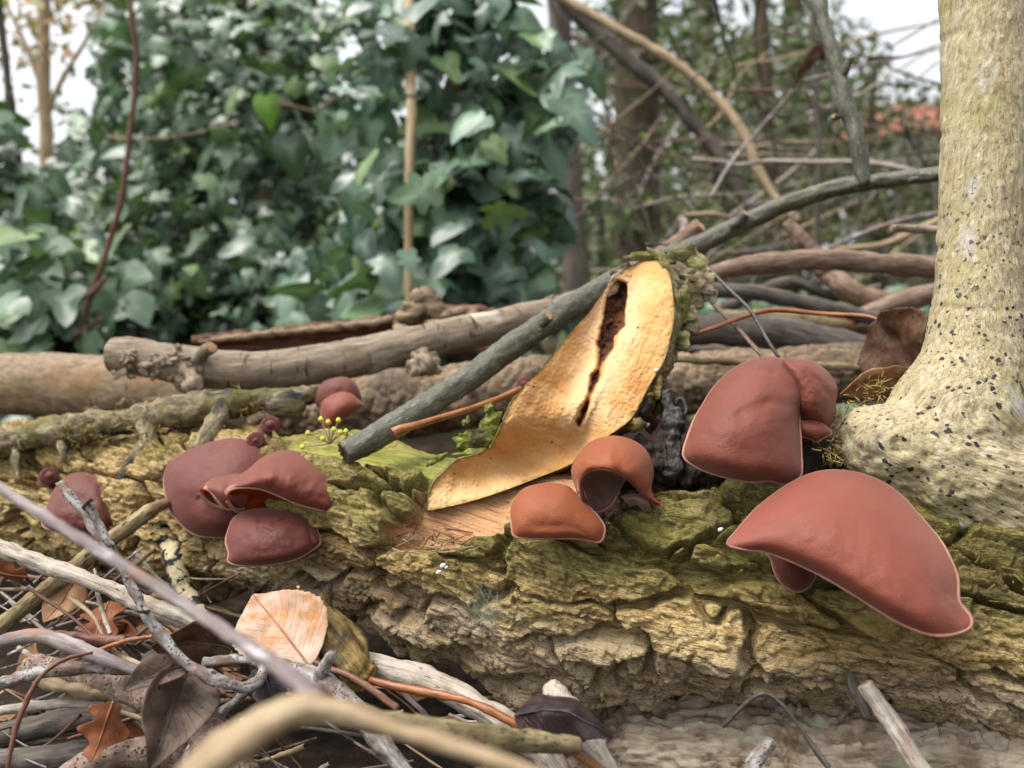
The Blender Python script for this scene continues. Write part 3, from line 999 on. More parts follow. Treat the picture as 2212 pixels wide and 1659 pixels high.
# large one overhanging the near end
fungus('largest smooth reddish jelly ear with a long drooping pale-edged rim, below the pale stem base',
       [(1570, 1174), (1591, 1146), (1618, 1113), (1641, 1090), (1691, 1053), (1741, 1026), (1791, 1015), (1841, 1018), (1891, 1033), (1941, 1063), (1981, 1106), (2021, 1153),
        (2048, 1196), (2068, 1246), (2070, 1293), (2081, 1313), (2098, 1336), (2091, 1359), (2041, 1373), (1991, 1366), (1925, 1336), (1841, 1283), (1765, 1239), (1665, 1196), (1600, 1186)],
       (1806, 1125), 0.256, 0.017, 'fungus_red', tilt=(0.05, -0.85), flare=0.002, flare_dir=(0.2, 1), p=2.4, e=0.7, wr=0.0004, rim=0.0007, seed=1.0,
       dents=((2040, 1290, 2075, 1330, 14, 0.0015), (1610, 1150, 1660, 1120, 12, 0.0006)))
fungus('small round dark jelly ear tucked under the rim of the largest one',
       [(1662, 1190), (1668, 1219), (1678, 1246), (1695, 1266), (1721, 1278), (1745, 1269), (1760, 1246), (1758, 1225), (1745, 1195), (1705, 1180)],
       (1712, 1228), 0.262, 0.006, 'fungus_dark', tilt=(0, -0.3), wr=0.0003, seed=2.0)

# big folded one beside the stem base
F2 = empty('jelly_ear_fungus', at(1620, 930, 0.30))
tag(F2, 'big hooded jelly ear with folds and a pale bloom, standing beside the pale stem base', 'fungus', 'jelly ear fungi on the log')
V, q, rc = cap_geo([(1476, 983), (1485, 946), (1501, 903), (1518, 873), (1541, 836), (1575, 803), (1608, 783), (1648, 771), (1686, 774), (1716, 786), (1738, 812), (1744, 850), (1734, 880), (1727, 905), (1729, 953), (1731, 1000),
                    (1730, 1026), (1715, 1039), (1695, 1046), (1661, 1038), (1625, 1041), (1575, 1033), (1525, 1018), (1495, 1003)],
                   (1622, 915), 0.290, 0.023, tilt=(0.0, -0.62), flare=0.004, p=2.1, e=0.6, wr=0.0003, seed=3.0,
                   dents=((1530, 935, 1600, 893, 12, 0.0008), (1600, 893, 1660, 868, 13, 0.0010), (1660, 868, 1718, 878, 12, 0.0009), (1540, 920, 1640, 855, 20, -0.0012), (1580, 935, 1700, 900, 30, -0.0012), (1560, 840, 1585, 820, 8, 0.0012),
                          (1650, 795, 1670, 806, 7, 0.0014), (1670, 806, 1705, 840, 10, 0.001), (1530, 880, 1552, 848, 8, 0.0009)))
shell('cap', V, q, 'fungus', F2, 0.002)
rim_tube(rc, F2, 0.0006)
V, q, rc = cap_geo([(1690, 778), (1715, 777), (1751, 778), (1781, 796), (1801, 820), (1810, 843), (1806, 870), (1805, 900), (1788, 924), (1760, 920), (1735, 910), (1718, 890), (1715, 840)],
                   (1758, 845), 0.300, 0.016, tilt=(0.35, -0.1), p=2.2, e=0.65, wr=0.0009, seed=4.0, dents=((1745, 800, 1790, 850, 9, 0.0012), (1760, 785, 1800, 830, 7, 0.001)))
shell('side_lobe', V, q, 'fungus', F2, 0.002)
stalk(F2, 1630, 950, 0.280, 0.03, 24)
fungus('tiny translucent red jelly ear in the angle between the hooded one and the stem base',
       [(1724, 915), (1745, 909), (1770, 912), (1787, 922), (1796, 936), (1778, 946), (1765, 954), (1745, 946), (1730, 940)], (1758, 930), 0.291, 0.004, 'fungus_red', wr=0.0004, seed=5.0)

# flat orange one under the cut
fungus('flat orange-brown jelly ear hanging just below the saw-cut face',
       [(1102, 1108), (1107, 1086), (1120, 1066), (1137, 1053), (1164, 1046), (1197, 1043), (1227, 1050), (1250, 1070), (1272, 1093), (1290, 1113), (1304, 1133), (1306, 1149), (1301, 1166), (1290, 1172), (1274, 1168),
        (1237, 1163), (1187, 1164), (1130, 1162), (1109, 1156), (1105, 1133)],
       (1198, 1108), 0.282, 0.010, 'fungus_orange', tilt=(0.0, -0.5), flare=0.003, p=2.6, e=0.7, wr=0.0003, seed=6.0)

# hollow ear right of it: hood, inside, torn flap
F4 = empty('jelly_ear_fungus', at(1325, 1020, 0.296))
tag(F4, 'shrivelled ear-shaped jelly ear with an open hollow and torn edges', 'fungus', 'jelly ear fungi on the log')
V, q, ca, cb = loft([(1258, 1090), (1243, 1055), (1234, 1022), (1238, 1000), (1254, 975), (1278, 953), (1305, 943), (1334, 941), (1364, 949), (1391, 966), (1407, 991), (1413, 1022), (1408, 1052), (1412, 1072), (1426, 1087)],
                    [(1268, 1098), (1258, 1072), (1255, 1045), (1258, 1033), (1271, 1019), (1288, 1015), (1305, 1014), (1320, 1017), (1333, 1021), (1348, 1029), (1361, 1038), (1373, 1050), (1384, 1063), (1396, 1075), (1424, 1090)],
                    [0.290, 0.292, 0.298, 0.300, 0.298, 0.292, 0.286], [0.284, 0.280, 0.274, 0.272, 0.274, 0.278, 0.285], [0.001, 0.004, 0.008, 0.010, 0.009, 0.005, 0.001], n=110, m=30, wr=0.0010, seed=7)
shell('cap', V, q, 'fungus_orange', F4, 0.0016)
rim_tube(cb, F4, 0.0007, False, 'fungus_dark')
V, q, ca, cb = loft([(1256, 1040), (1272, 1020), (1304, 1015), (1335, 1024), (1352, 1040)], [(1272, 1090), (1284, 1104), (1300, 1102), (1318, 1090), (1330, 1070)],
                    [0.283, 0.281, 0.281, 0.282, 0.284], [0.285, 0.289, 0.292, 0.291, 0.289], -0.006, n=70, m=30, wr=0.0022, seed=8)
shell('inner_flesh', V, q, 'fungus_web', F4, 0.001)
V, q, ca, cb = loft([(1340, 1072), (1362, 1066), (1386, 1068), (1400, 1080)], [(1362, 1095), (1378, 1092), (1392, 1106), (1408, 1104)], [0.287, 0.284, 0.283, 0.284], [0.288, 0.285, 0.284, 0.287], 0.002, n=40, m=16, wr=0.001, seed=9)
shell('torn_flap', V, q, 'fungus_web', F4, 0.0008)
stalk(F4, 1325, 1000, 0.292, 0.03, 22)

# the cluster on the far half of the log
fungus('broad round dark-red jelly ear at the back of the cluster of four',
       [(353, 1040), (357, 1016), (370, 996), (400, 976), (440, 960), (473, 950), (507, 946), (533, 951), (560, 965), (576, 985), (590, 1020), (585, 1070), (560, 1110), (530, 1140), (500, 1158), (467, 1161), (433, 1158), (410, 1149), (387, 1129), (367, 1100), (357, 1066)],
       (462, 1050), 0.351, 0.015, 'fungus_dark', tilt=(0.0, -0.5), p=2.3, e=0.65, wr=0.0005, seed=10.0, dents=((462, 968, 492, 960, 6, 0.0012), (455, 985, 470, 980, 5, 0.0008), (430, 1080, 450, 1060, 7, 0.0008)))
F5m = empty('jelly_ear_fungus', at(478, 1060, 0.335))
tag(F5m, 'small rolled cup-shaped jelly ear squeezed in the middle of the cluster of four', 'fungus', 'jelly ear fungi on the log')
V, q, ca, cb = loft([(433, 1060), (440, 1046), (460, 1033), (493, 1025), (523, 1023), (545, 1030)], [(436, 1055), (450, 1058), (464, 1072), (480, 1092), (494, 1100), (530, 1098)],
                    [0.334, 0.336, 0.336, 0.334], [0.329, 0.327, 0.328, 0.330], [0.001, 0.006, 0.006], n=70, m=24, seed=11)
shell('cap', V, q, 'fungus', F5m, 0.0015)
rim_tube(cb, F5m, 0.0007, False)
V, q, ca, cb = loft([(434, 1058), (450, 1058), (464, 1072), (480, 1092)], [(433, 1064), (442, 1076), (458, 1088), (484, 1097)], [0.3285, 0.328, 0.329, 0.330], [0.330, 0.331, 0.332, 0.332], -0.004, n=50, m=14, seed=12)
shell('inner_surface', V, q, 'fungus_in', F5m, 0.001)
rim_tube(cb, F5m, 0.0006, False)
stalk(F5m, 500, 1060, 0.332, 0.03, 12)
F5h = empty('jelly_ear_fungus', at(610, 1050, 0.335))
tag(F5h, 'helmet-shaped jelly ear with a pointed tip and an orange hollow, topping the cluster of four', 'fungus', 'jelly ear fungi on the log')
V, q, ca, cb = loft([(489, 1072), (492, 1050), (513, 1030), (540, 1010), (567, 987), (597, 975), (630, 973), (667, 981), (697, 996), (717, 1020), (730, 1046), (731, 1083), (742, 1119)],
                    [(490, 1070), (497, 1060), (510, 1055), (530, 1053), (556, 1055), (580, 1062), (602, 1071), (626, 1082), (650, 1091), (676, 1098), (700, 1104), (722, 1114), (740, 1121)],
                    [0.322, 0.327, 0.338, 0.346, 0.348, 0.344, 0.336, 0.328], [0.318, 0.314, 0.312, 0.312, 0.313, 0.315, 0.318, 0.326], [0.001, 0.008, 0.016, 0.017, 0.014, 0.008, 0.001], n=130, m=40, e=0.8, wr=0.0010, seed=13)
shell('cap', V, q, 'fungus', F5h, 0.0018)
rim_tube(cb, F5h, 0.0006, False)
V, q, ca, cb = loft([(491, 1066), (510, 1056), (535, 1055), (570, 1060), (610, 1076), (660, 1095)], [(492, 1082), (505, 1098), (522, 1106), (560, 1106), (600, 1108), (640, 1110)],
                    [0.319, 0.316, 0.316, 0.318, 0.320, 0.322], [0.322, 0.325, 0.329, 0.335, 0.338, 0.340], -0.008, n=80, m=24, wr=0.0008, seed=14)
shell('inner_surface', V, q, 'fungus_in', F5h, 0.001)
rim_tube(cb[:30], F5h, 0.0006, False)
stalk(F5h, 610, 1075, 0.335, 0.03, 20)
fungus('shield-shaped dark jelly ear with a wrinkled top, lowest of the cluster of four',
       [(488, 1170), (492, 1146), (503, 1120), (530, 1104), (580, 1098), (640, 1106), (672, 1122), (686, 1145), (692, 1166), (687, 1179), (650, 1203), (617, 1214), (567, 1222), (517, 1221), (493, 1213), (494, 1195)],
       (586, 1160), 0.320, 0.011, 'fungus_dark', tilt=(0.0, -0.6), flare=0.002, p=2.3, e=0.65, wr=0.0007, seed=15.0,
       dents=((560, 1125, 590, 1120, 7, 0.0014), (590, 1130, 615, 1122, 6, 0.0012), (560, 1140, 585, 1150, 6, 0.0008), (662, 1120, 676, 1180, 6, 0.0012)))
fungus('rounded jelly ear alone on the log behind the upright thorny twig',
       [(93, 1136), (97, 1106), (110, 1073), (127, 1043), (150, 1026), (177, 1021), (210, 1030), (243, 1050), (245, 1073), (243, 1100), (248, 1128), (233, 1143), (200, 1156), (167, 1157), (127, 1149)],
       (172, 1090), 0.376, 0.013, 'fungus_dark', tilt=(0.0, -0.5), flare=0.002, p=2.3, e=0.65, wr=0.0008, seed=16.0, dents=((215, 1055, 235, 1100, 7, 0.0015),))
fungus('little tongue-like jelly ear peeping out beside the cluster of four',
       [(298, 1063), (310, 1050), (333, 1043), (356, 1045), (366, 1056), (356, 1068), (333, 1079), (310, 1075)], (333, 1060), 0.383, 0.006, 'fungus_red', tilt=(0, -0.3), wr=0.0003, seed=17.0)
fungus('small dark jelly ear, rear one of the pair under the grey lichened branch',
       [(682, 866), (687, 840), (703, 823), (733, 815), (751, 816), (767, 826), (777, 846), (780, 866), (760, 890), (720, 895), (692, 885)], (732, 855), 0.412, 0.010, 'fungus_dark', wr=0.0006, seed=18.0)
fungus('small bright pointed jelly ear, front one of the pair under the grey lichened branch',
       [(693, 880), (703, 861), (733, 848), (757, 850), (774, 863), (782, 876), (764, 891), (737, 911), (717, 933), (702, 928), (697, 912)], (731, 882), 0.398, 0.008, 'fungus_red', tilt=(0, -0.2), wr=0.0004, seed=19.0)
fungus('shrunken angular dark jelly ear in the wet hollow behind the cut face',
       [(1388, 900), (1402, 893), (1424, 894), (1437, 905), (1440, 916), (1426, 932), (1412, 934), (1404, 920)], (1416, 912), 0.328, 0.006, 'fungus_dark', tilt=(0.3, 0), wr=0.001, seed=20.0)
for (x, y, r, d, lb) in ((582, 918, 13, 0.372, 'tiny cup-shaped button fungus on the bark above the cluster of four'), (551, 951, 6, 0.36, 'minute bead-like fungus on the bark just above the helmet-shaped jelly ear'),
                      (105, 1028, 12, 0.395, 'tiny curled button fungus just above the lone jelly ear'), (1134, 830, 12, 0.44, 'tiny reddish fungus peeping out behind the edge of the cut face')):
    a = np.linspace(0, 2 * np.pi, 10, endpoint=False)
    fungus(lb, np.stack([x + r * np.cos(a) * 1.05, y + r * np.sin(a) * 0.9], 1), (x, y), d, 0.003, 'fungus_dark',
           group='tiny button fungi', wr=0.0002, n=40, m=10, rim=0.0004, seed=21.0 + x)

# ------------------------------------------------------------------ saw-cut stump of the side branch
FACE = [(1334, 596), (1354, 580), (1387, 563), (1414, 563), (1434, 576), (1447, 596), (1454, 640), (1456, 686), (1447, 733), (1434, 780), (1404, 830), (1384, 870), (1364, 903), (1337, 926), (1271, 968), (1238, 1000),
        (1171, 1028), (1104, 1054), (1037, 1077), (971, 1094), (924, 1102), (922, 1086), (934, 1046), (957, 1020), (987, 993), (1021, 983), (1054, 970), (1074, 936), (1087, 906), (1101, 873), (1121, 846), (1147, 820),
        (1171, 793), (1204, 753), (1237, 713), (1271, 676), (1301, 633), (1317, 614)]
CRACK = [(1317, 622), (1334, 604), (1349, 614), (1351, 646), (1344, 703), (1331, 746), (1311, 772), (1301, 813), (1281, 853), (1264, 906), (1251, 920), (1247, 910), (1261, 873), (1271, 836), (1284, 786), (1287, 753), (1304, 686)]
FO = catmull(np.array(FACE, float), 520, True)


def face_depth(x, y):
    t = np.clip((1095 - y) / 530.0, 0, 1.1)
    d = 0.296 + 0.052 * t ** 1.15
    # the saw left a scooped surface: hollow along the middle, running out flat onto the log
    d = d + 0.013 * np.exp(-(((x - (1262 - 0.62 * (y - 780))) / 75.0) ** 2)) * np.clip(t * 2, 0, 1) - 0.003 * np.exp(-(((x - (1335 - 0.5 * (y - 760))) / 40.0) ** 2)) - 0.004
    return d


_gx, _gy = np.arange(915, 1320, 36.0), np.arange(940, 1125, 20.0)
_gd = np.array([[log_depth(a, b, np.nan) for b in _gy] for a in _gx])
for _r in range(len(_gx)):                       # fill pixels above the log's outline from the row below
    for _c in range(len(_gy) - 2, -1, -1):
        if not np.isfinite(_gd[_r, _c]) or _gd[_r, _c] > 0.40:
            _gd[_r, _c] = _gd[_r, _c + 1] + 0.004
for _ in range(4):
    _p = np.pad(_gd, 1, 'edge')
    _gd = (_p[1:-1, 1:-1] * 2 + _p[2:, 1:-1] + _p[:-2, 1:-1] + _p[1:-1, 2:] + _p[1:-1, :-2]) / 6
_fd0 = face_depth


def face_depth(x, y):
    x, y = np.asarray(x, float), np.asarray(y, float)
    u = np.clip((x - _gx[0]) / 36.0, 0, len(_gx) - 1.001)
    v = np.clip((y - _gy[0]) / 20.0, 0, len(_gy) - 1.001)
    i, j = u.astype(int), v.astype(int)
    a, b = u - i, v - j
    ld = _gd[i, j] * (1 - a) * (1 - b) + _gd[i + 1, j] * a * (1 - b) + _gd[i, j + 1] * (1 - a) * b + _gd[i + 1, j + 1] * a * b
    yl = np.interp(x, [924, 971, 1037, 1104, 1171, 1238, 1290], [1098, 1090, 1074, 1052, 1027, 1000, 965])
    w = sstep(150, 20, yl - y) * sstep(1320, 1240, x)
    return _fd0(x, y) * (1 - w) + (ld - 0.0042) * w


step = 2.6
xs = np.arange(915, 1465, step)
ys = np.arange(556, 1110, step)
GX, GY = np.meshgrid(xs, ys, indexing='ij')
ins = in_poly(GX, GY, FO)
cellin = ins[:-1, :-1] | ins[1:, :-1] | ins[:-1, 1:] | ins[1:, 1:]
# snap outer vertices onto the outline
fx, fy = GX.copy(), GY.copy()
used = np.zeros_like(ins)
used[:-1, :-1] |= cellin; used[1:, :-1] |= cellin; used[:-1, 1:] |= cellin; used[1:, 1:] |= cellin
for i, j in zip(*np.nonzero(used & ~ins)):
    dd = np.hypot(FO[:, 0] - GX[i, j], FO[:, 1] - GY[i, j])
    m_ = dd.argmin()
    fx[i, j], fy[i, j] = FO[m_]
idx = -np.ones(ins.shape, int)
idx[used] = np.arange(used.sum())
ci, cj = np.nonzero(cellin)
fq = np.stack([idx[ci, cj], idx[ci + 1, cj], idx[ci + 1, cj + 1], idx[ci, cj + 1]], 1)
ux, uy = fx[used], fy[used]
dC = poly_dist(ux, uy, CRACK)
dC = np.where(in_poly(ux, uy, np.array(CRACK)), -dC, dC)
q3 = np.stack([ux, uy, 0 * ux], -1) * 0.00019
jit = fbm(q3 * 110, 3, 2.2) * 10
crack = sstep(4, -9, dC + jit)
d = face_depth(ux, uy)
gdir = np.stack([(ux * 0.45 - uy * 0.9), (ux * 0.9 + uy * 0.45), 0 * ux], -1) * 0.00019
d = d - fbm(gdir * np.array([40, 160, 1]), 4, 4.0) * 0.0007 - fbm(q3 * 900, 3, 6.0) * 0.0005 - np.abs(fbm(q3 * 90, 3, 5)) * 0.0007
d = d + crack * (0.005 + 0.003 * fbm(q3 * 300, 3, 9)) - 0.0010 * sstep(20, 4, dC) * (1 - crack)
dE = poly_dist(ux, uy, FO[::4])
edge = sstep(7, 0, dE + fbm(q3 * 260, 3, 8) * 8) * 0.8
lowl = soft_poly(ux, uy, [(1090, 880), (1050, 980), (1110, 960)], 30)
pale = np.clip(sstep(60, 10, dC + 24 * fbm(q3 * 120, 2, 3)) * (dC > 0) * 0.8 + 0.5 * sstep(1020, 1080, uy), 0, 1)
dk = crack * (0.55 + 0.45 * sstep(780, 700, uy)) + sstep(900, 960, uy) * 0.0
FV = at(ux, uy, d)
bkf = np.stack([gdir[:, 0], gdir[:, 1], 0 * ux], -1)
stump = empty('cut_branch_stump', at(1200, 1040, 0.33))
tag(stump, 'upright branch stub with a fresh pale orange saw-cut face and dark pith crack', 'stump')
fq = orient_to_camera(FV, fq)
obj('cut_face', FV, fq, M['cut_wood'], stump, {'bk': bkf, 'pale': pale, 'dark': np.clip(dk * 1.25, 0, 1), 'edge': edge})
# bark body behind the face: the outline swept back and down, growing rough
nl = 26
sw = np.linspace(0, 1, nl)[:, None]
cx_, cy_ = 1290.0, 860.0
n_o = len(FO)
ox = FO[None, :, 0] + sw * (26 + 22 * sstep(700, 600, FO[None, :, 1]))
oy = FO[None, :, 1] + sw * 30 * sstep(1000, 600, FO[None, :, 1])
od_ = face_depth(FO[:, 0], FO[:, 1])[None, :] + sw * 0.045 - 0.0008
shr = 1 + 0.10 * np.sin(sw * np.pi * 0.6) - 0.25 * sw ** 2
ctr = np.stack([np.interp(FO[:, 1], [560, 1100], [1385, 1090]), FO[:, 1] * 0 + 0], 1)
ox = ctr[None, :, 0] + (ox - ctr[None, :, 0]) * shr
sq = np.stack([sw * 0.045 + 0 * ox, ox * 0.0002, oy * 0.0002], -1)
rgh = fbm(sq * np.array([120, 160, 160]), 4, 15)
f1_, f2_, _ = cells(sq * np.array([90, 110, 110]), 5.0)
bump_ = (rgh * 0.5 + sstep(0, 0.2, f2_ - f1_) * 0.6) * 9 * np.sin(np.clip(sw * 2.2, 0, 1) * np.pi / 2) * sstep(0, 0.15, sw)
nx = np.gradient(FO[:, 1]); ny = -np.gradient(FO[:, 0])
nn = np.hypot(nx, ny) + 1e-9
cen = FO.mean(0)
sgn = 1.0 if np.mean((nx * (FO[:, 0] - cen[0]) + ny * (FO[:, 1] - cen[1]))) > 0 else -1.0
ox = ox + sgn * nx / nn * bump_
oy = oy + sgn * ny / nn * bump_
BV = at(ox, oy, od_).reshape(-1, 3)
obj('stub_bark', BV, grid_faces(nl, n_o, True), M['green_bark'], stump, {'bk': sq.reshape(-1, 3)})


def flake(name, c, d, w, h, mat, parent, rot=0.0, tiltx=0.0, thick=0.0012, seed=0.0, wr=0.003):
    """a curled irregular flake of bark around a pixel, w x h pixels, with real thickness"""
    n, m = 26, 10
    a = np.linspace(0, 2 * np.pi, n, endpoint=False)
    rr_ = 1 + 0.35 * noise(np.stack([np.cos(a) * 1.6, np.sin(a) * 1.6, 0 * a + seed], -1)) * 1.6
    s = np.linspace(0, 1, m)[:, None]
    lx, ly = np.cos(a) * rr_ * s * w / 2, np.sin(a) * rr_ * s * h / 2
    x = c[0] + lx * math.cos(rot) - ly * math.sin(rot)
    y = c[1] + lx * math.sin(rot) + ly * math.cos(rot)
    qd = np.stack([x, y, 0 * x], -1) * 0.0002
    dd = d + tiltx * (x - c[0]) * d / F - fbm(qd * 160, 3, seed) * wr + 0.0015 * s ** 2
    V = at(x, y, dd).reshape(-1, 3)
    q = orient_to_camera(V, grid_faces(m, n, True))
    o = obj(name, V, q, [M[mat]], parent, {'bk': qd.reshape(-1, 3)}, smooth=True)
    so = o.modifiers.new('thick', 'SOLIDIFY')
    so.thickness = thick
    so.offset = -1
    return o


for (x, y, w, h, r, dd) in ((1330, 612, 26, 60, 0.5, 0.002), (1345, 585, 60, 20, -0.5, 0.004), (1390, 553, 80, 20, -0.05, 0.004), (1425, 556, 56, 22, 0.5, 0.008), (1470, 548, 66, 34, -0.4, 0.02), (1500, 556, 46, 34, 0.6, 0.03),
                        (1478, 590, 50, 30, 0.7, 0.012), (1510, 580, 44, 40, 0.2, 0.022), (1520, 615, 44, 56, 0.2, 0.02), (1500, 640, 40, 50, -0.2, 0.02), (1478, 660, 26, 90, 0.1, 0.010), (1490, 700, 28, 60, 0.2, 0.014),
                        (1470, 735, 30, 50, 0.1, 0.010), (1460, 690, 18, 110, 0.05, 0.006), (1452, 600, 24, 80, -0.5, 0.005), (1535, 640, 26, 30, 0.3, 0.026), (1426, 815, 22, 60, 0.4, 0.006), (1412, 850, 26, 70, 0.2, 0.004),
                        (1395, 880, 30, 50, 0.4, 0.002), (1370, 915, 44, 30, 0.2, 0.0), (1420, 880, 20, 40, 0.3, 0.008)):
    flake('bark_flake', (x, y), float(face_depth(min(x, 1450), y)) + dd, w * 1.15, h * 1.1, random.choice(['green_bark', 'green_bark', 'grey_bark', 'moss_branch']) if y < 780 else 'yellow_wood', stump, r, random.uniform(-1.3, 1.3), 0.0009, x * 0.1 + y, 0.0018)
for (x, y, w, h, r) in ((1058, 915, 40, 70, 0.4), (1035, 950, 70, 50, 0.2), (1000, 955, 40, 46, -0.2), (1008, 912, 16, 26, 0.3), (1055, 882, 18, 26, 0.5), (1020, 980, 80, 20, -0.15), (945, 992, 50, 14, -0.5)):
    flake('green_bark_flake', (x, y), 0.322 + random.uniform(-0.004, 0.002), w, h, 'lime_bark', stump, r, random.uniform(-0.4, 0.4), seed=x * 0.3 + y, wr=0.0025)

# loose bark blocks and wet black bits beside the cut
wet = branch('wet_bark_strip', [(1440, 850, 0.318, 12), (1452, 900, 0.312, 22), (1458, 950, 0.308, 20), (1455, 1010, 0.302, 22), (1448, 1035, 0.300, 14)], 'wet_bark',
             'glossy wet black strip of bark in the hollow beside the hooded fungus', 'bark', k=50, n=18, amp=0.25, rough=bark_rough(0.0016, (300, 300, 300)))
branch('splinter', [(1440, 852, 0.318, 6), (1432, 838, 0.318, 5), (1440, 820, 0.32, 3)], 'wet_bark', parent=wet, k=12, n=8, amp=0.3)
branch('splinter', [(1455, 870, 0.316, 6), (1472, 862, 0.316, 6), (1482, 880, 0.314, 4), (1478, 905, 0.312, 3)], 'wet_bark', parent=wet, k=16, n=8, amp=0.3)
N = Nodes('crumbly_soil')
oc = N.coord()
M['crumb'] = N.done(N.ramp(N.noise(oc, 420, 6, 0.75), [(0.34, lin(20, 16, 14)), (0.52, lin(48, 38, 30)), (0.66, lin(96, 74, 54)), (0.76, lin(150, 124, 92))]), 0.8, N.bump(N.noise(oc, 600, 5, 0.7), 0.0016), 0.4)
branch('soil_clod', [(1352, 985, 0.312, 20), (1400, 985, 0.314, 46), (1450, 985, 0.316, 60), (1500, 995, 0.314, 58), (1560, 1010, 0.312, 54), (1660, 1000, 0.314, 56), (1760, 985, 0.316, 56), (1850, 980, 0.32, 46)], 'crumb', 'dark crumbly soil packed in the hollow beside the cut face', 'soil', k=120, n=60, amp=0.2, rough=bark_rough(0.004, (140, 150, 150), 0.002, (330, 330, 330)))

# ------------------------------------------------------------------ living stem on its swollen base
def voxel_join(geos, size, smooth_it):
    Vs, Fs, o = [], [], 0
    for V, Fl in geos:
        Vs.append(V)
        for f in Fl:
            for r_ in np.asarray(f):
                Fs.append([int(t) + o for t in r_])
        o += len(V)
    me = bpy.data.meshes.new('tmp')
    me.from_pydata(np.vstack(Vs).tolist(), [], Fs)
    ob = bpy.data.objects.new('tmp', me)
    COL.objects.link(ob)
    rm = ob.modifiers.new('r', 'REMESH')
    rm.mode = 'VOXEL'
    rm.voxel_size = size
    sm = ob.modifiers.new('s', 'SMOOTH')
    sm.iterations = smooth_it
    sm.factor = 0.5
    dg = bpy.context.evaluated_depsgraph_get()
    ev = ob.evaluated_get(dg)
    m2 = ev.to_mesh()
    n = len(m2.vertices)
    co = np.zeros(n * 3, np.float32)
    no = np.zeros(n * 3, np.float32)
    m2.vertices.foreach_get('co', co)
    m2.vertices.foreach_get('normal', no)
    polys = [tuple(p.vertices) for p in m2.polygons]
    ev.to_mesh_clear()
    bpy.data.objects.remove(ob)
    bpy.data.meshes.remove(me)
    q4 = np.array([p for p in polys if len(p) == 4], np.int32).reshape(-1, 4)
    t3 = np.array([p for p in polys if len(p) == 3], np.int32).reshape(-1, 3)
    return co.reshape(-1, 3).astype(float), no.reshape(-1, 3).astype(float), [q4, t3] if len(t3) else [q4]


g1_ = tube_geo([(2128, -160, 0.330, 88), (2126, 100, 0.322, 84), (2124, 350, 0.316, 84), (2118, 560, 0.312, 86), (2110, 700, 0.308, 92), (2100, 790, 0.305, 102), (2082, 850, 0.303, 122), (2062, 910, 0.302, 140), (2060, 1000, 0.302, 140)], 60, 40, 0.03)
g2_ = tube_geo([(1822, 968, 0.297, 40), (1838, 968, 0.297, 74), (1890, 965, 0.298, 92), (1960, 975, 0.298, 112), (2050, 1010, 0.297, 142), (2140, 1060, 0.296, 150), (2300, 1110, 0.294, 150)], 50, 40, 0.05)
EV, EN, EF = voxel_join([(g1_[0], g1_[1]), (g2_[0], g2_[1])], 0.0011, 40)
ex, ey, ed = px_of(EV)
upw = sstep(1000, 790, ey)                      # 1 on the upright stem, 0 on the base
E0 = EV - at(2062, 890, 0.302)
qa = np.stack([E0[:, 2], E0[:, 0], E0[:, 1]], 1)
qb = np.stack([E0[:, 0] * 0.9 - E0[:, 2] * 0.35, E0[:, 2] * 0.9 + E0[:, 0] * 0.35, E0[:, 1]], 1)
qs = qa * upw[:, None] + qb * (1 - upw[:, None])
lum = fbm(EV * 75, 3, 3.0) * 0.0012 * (1 - upw) * 1.5 + fbm(EV * 75, 3, 3.0) * 0.0005
rg = (0.5 - np.abs(fbm(qs * np.array([70, 420, 420]), 3, 9))) * 0.0009 * (1.7 - 1.1 * upw) + fbm(qs * np.array([120, 460, 460]), 3, 4) * 0.0004
wr_ = noise(np.stack([EV[:, 2] * 130, EV[:, 0] * 22, EV[:, 1] * 22], 1), 2.0)
wr_ = sstep(0.35, 0.6, wr_) * -0.0006 * upw
cv = sstep(0.42, 0.6, noise(qs * np.array([45, 160, 160]), 8)) * -0.0022 * (1 - upw)
EV = EV + EN * (lum + rg + wr_ + cv)[:, None]
stem = obj('elder_stem', EV, EF, M['elder'], None, {'bk': qs, 'warts': 0.25 + 0.75 * sstep(150, 700, ey)}, base=(*EV.mean(0)[:2], EV[:, 2].min()))
tag(stem, 'upright pale yellowish living stem dotted with black warts, on a swollen gnarled base', 'tree stem')


def tuft(parent, spots, mat, name='moss_tuft', kind='stuff', ln=0.006, seed=3):
    """tiny moss blades standing on points; spots rows (x, y, d, count, spread px)"""
    r_ = np.random.default_rng(seed)
    V, Fq, bk = [], [], []
    for (x, y, d, cnt, spr) in spots:
        for _ in range(cnt):
            b = at(x + r_.normal() * spr, y + r_.normal() * spr, d + r_.normal() * 0.002)
            dr = r_.normal(size=3) * 0.7 + np.array([0, -0.6, 0.5])
            dr /= np.linalg.norm(dr)
            sd_ = np.cross(dr, r_.normal(size=3))
            sd_ /= np.linalg.norm(sd_)
            l_ = ln * r_.uniform(0.5, 1.3)
            bend = r_.normal(size=3) * l_ * 0.25
            o_ = len(V)
            w_ = l_ * 0.06
            V += [b - sd_ * w_, b + sd_ * w_, b + dr * l_ * 0.6 + bend * 0.4 + sd_ * w_ * 0.8, b + dr * l_ * 0.6 + bend * 0.4 - sd_ * w_ * 0.8, b + dr * l_ + bend]
            Fq += [(o_, o_ + 1, o_ + 2, o_ + 3)]
            bk.append((o_ + 3, o_ + 2, o_ + 4))
    V = np.array(V)
    o = obj(name, V, [np.array(Fq), np.array(bk)], M[mat], parent, {'bk': V})
    o['kind'] = kind
    return o


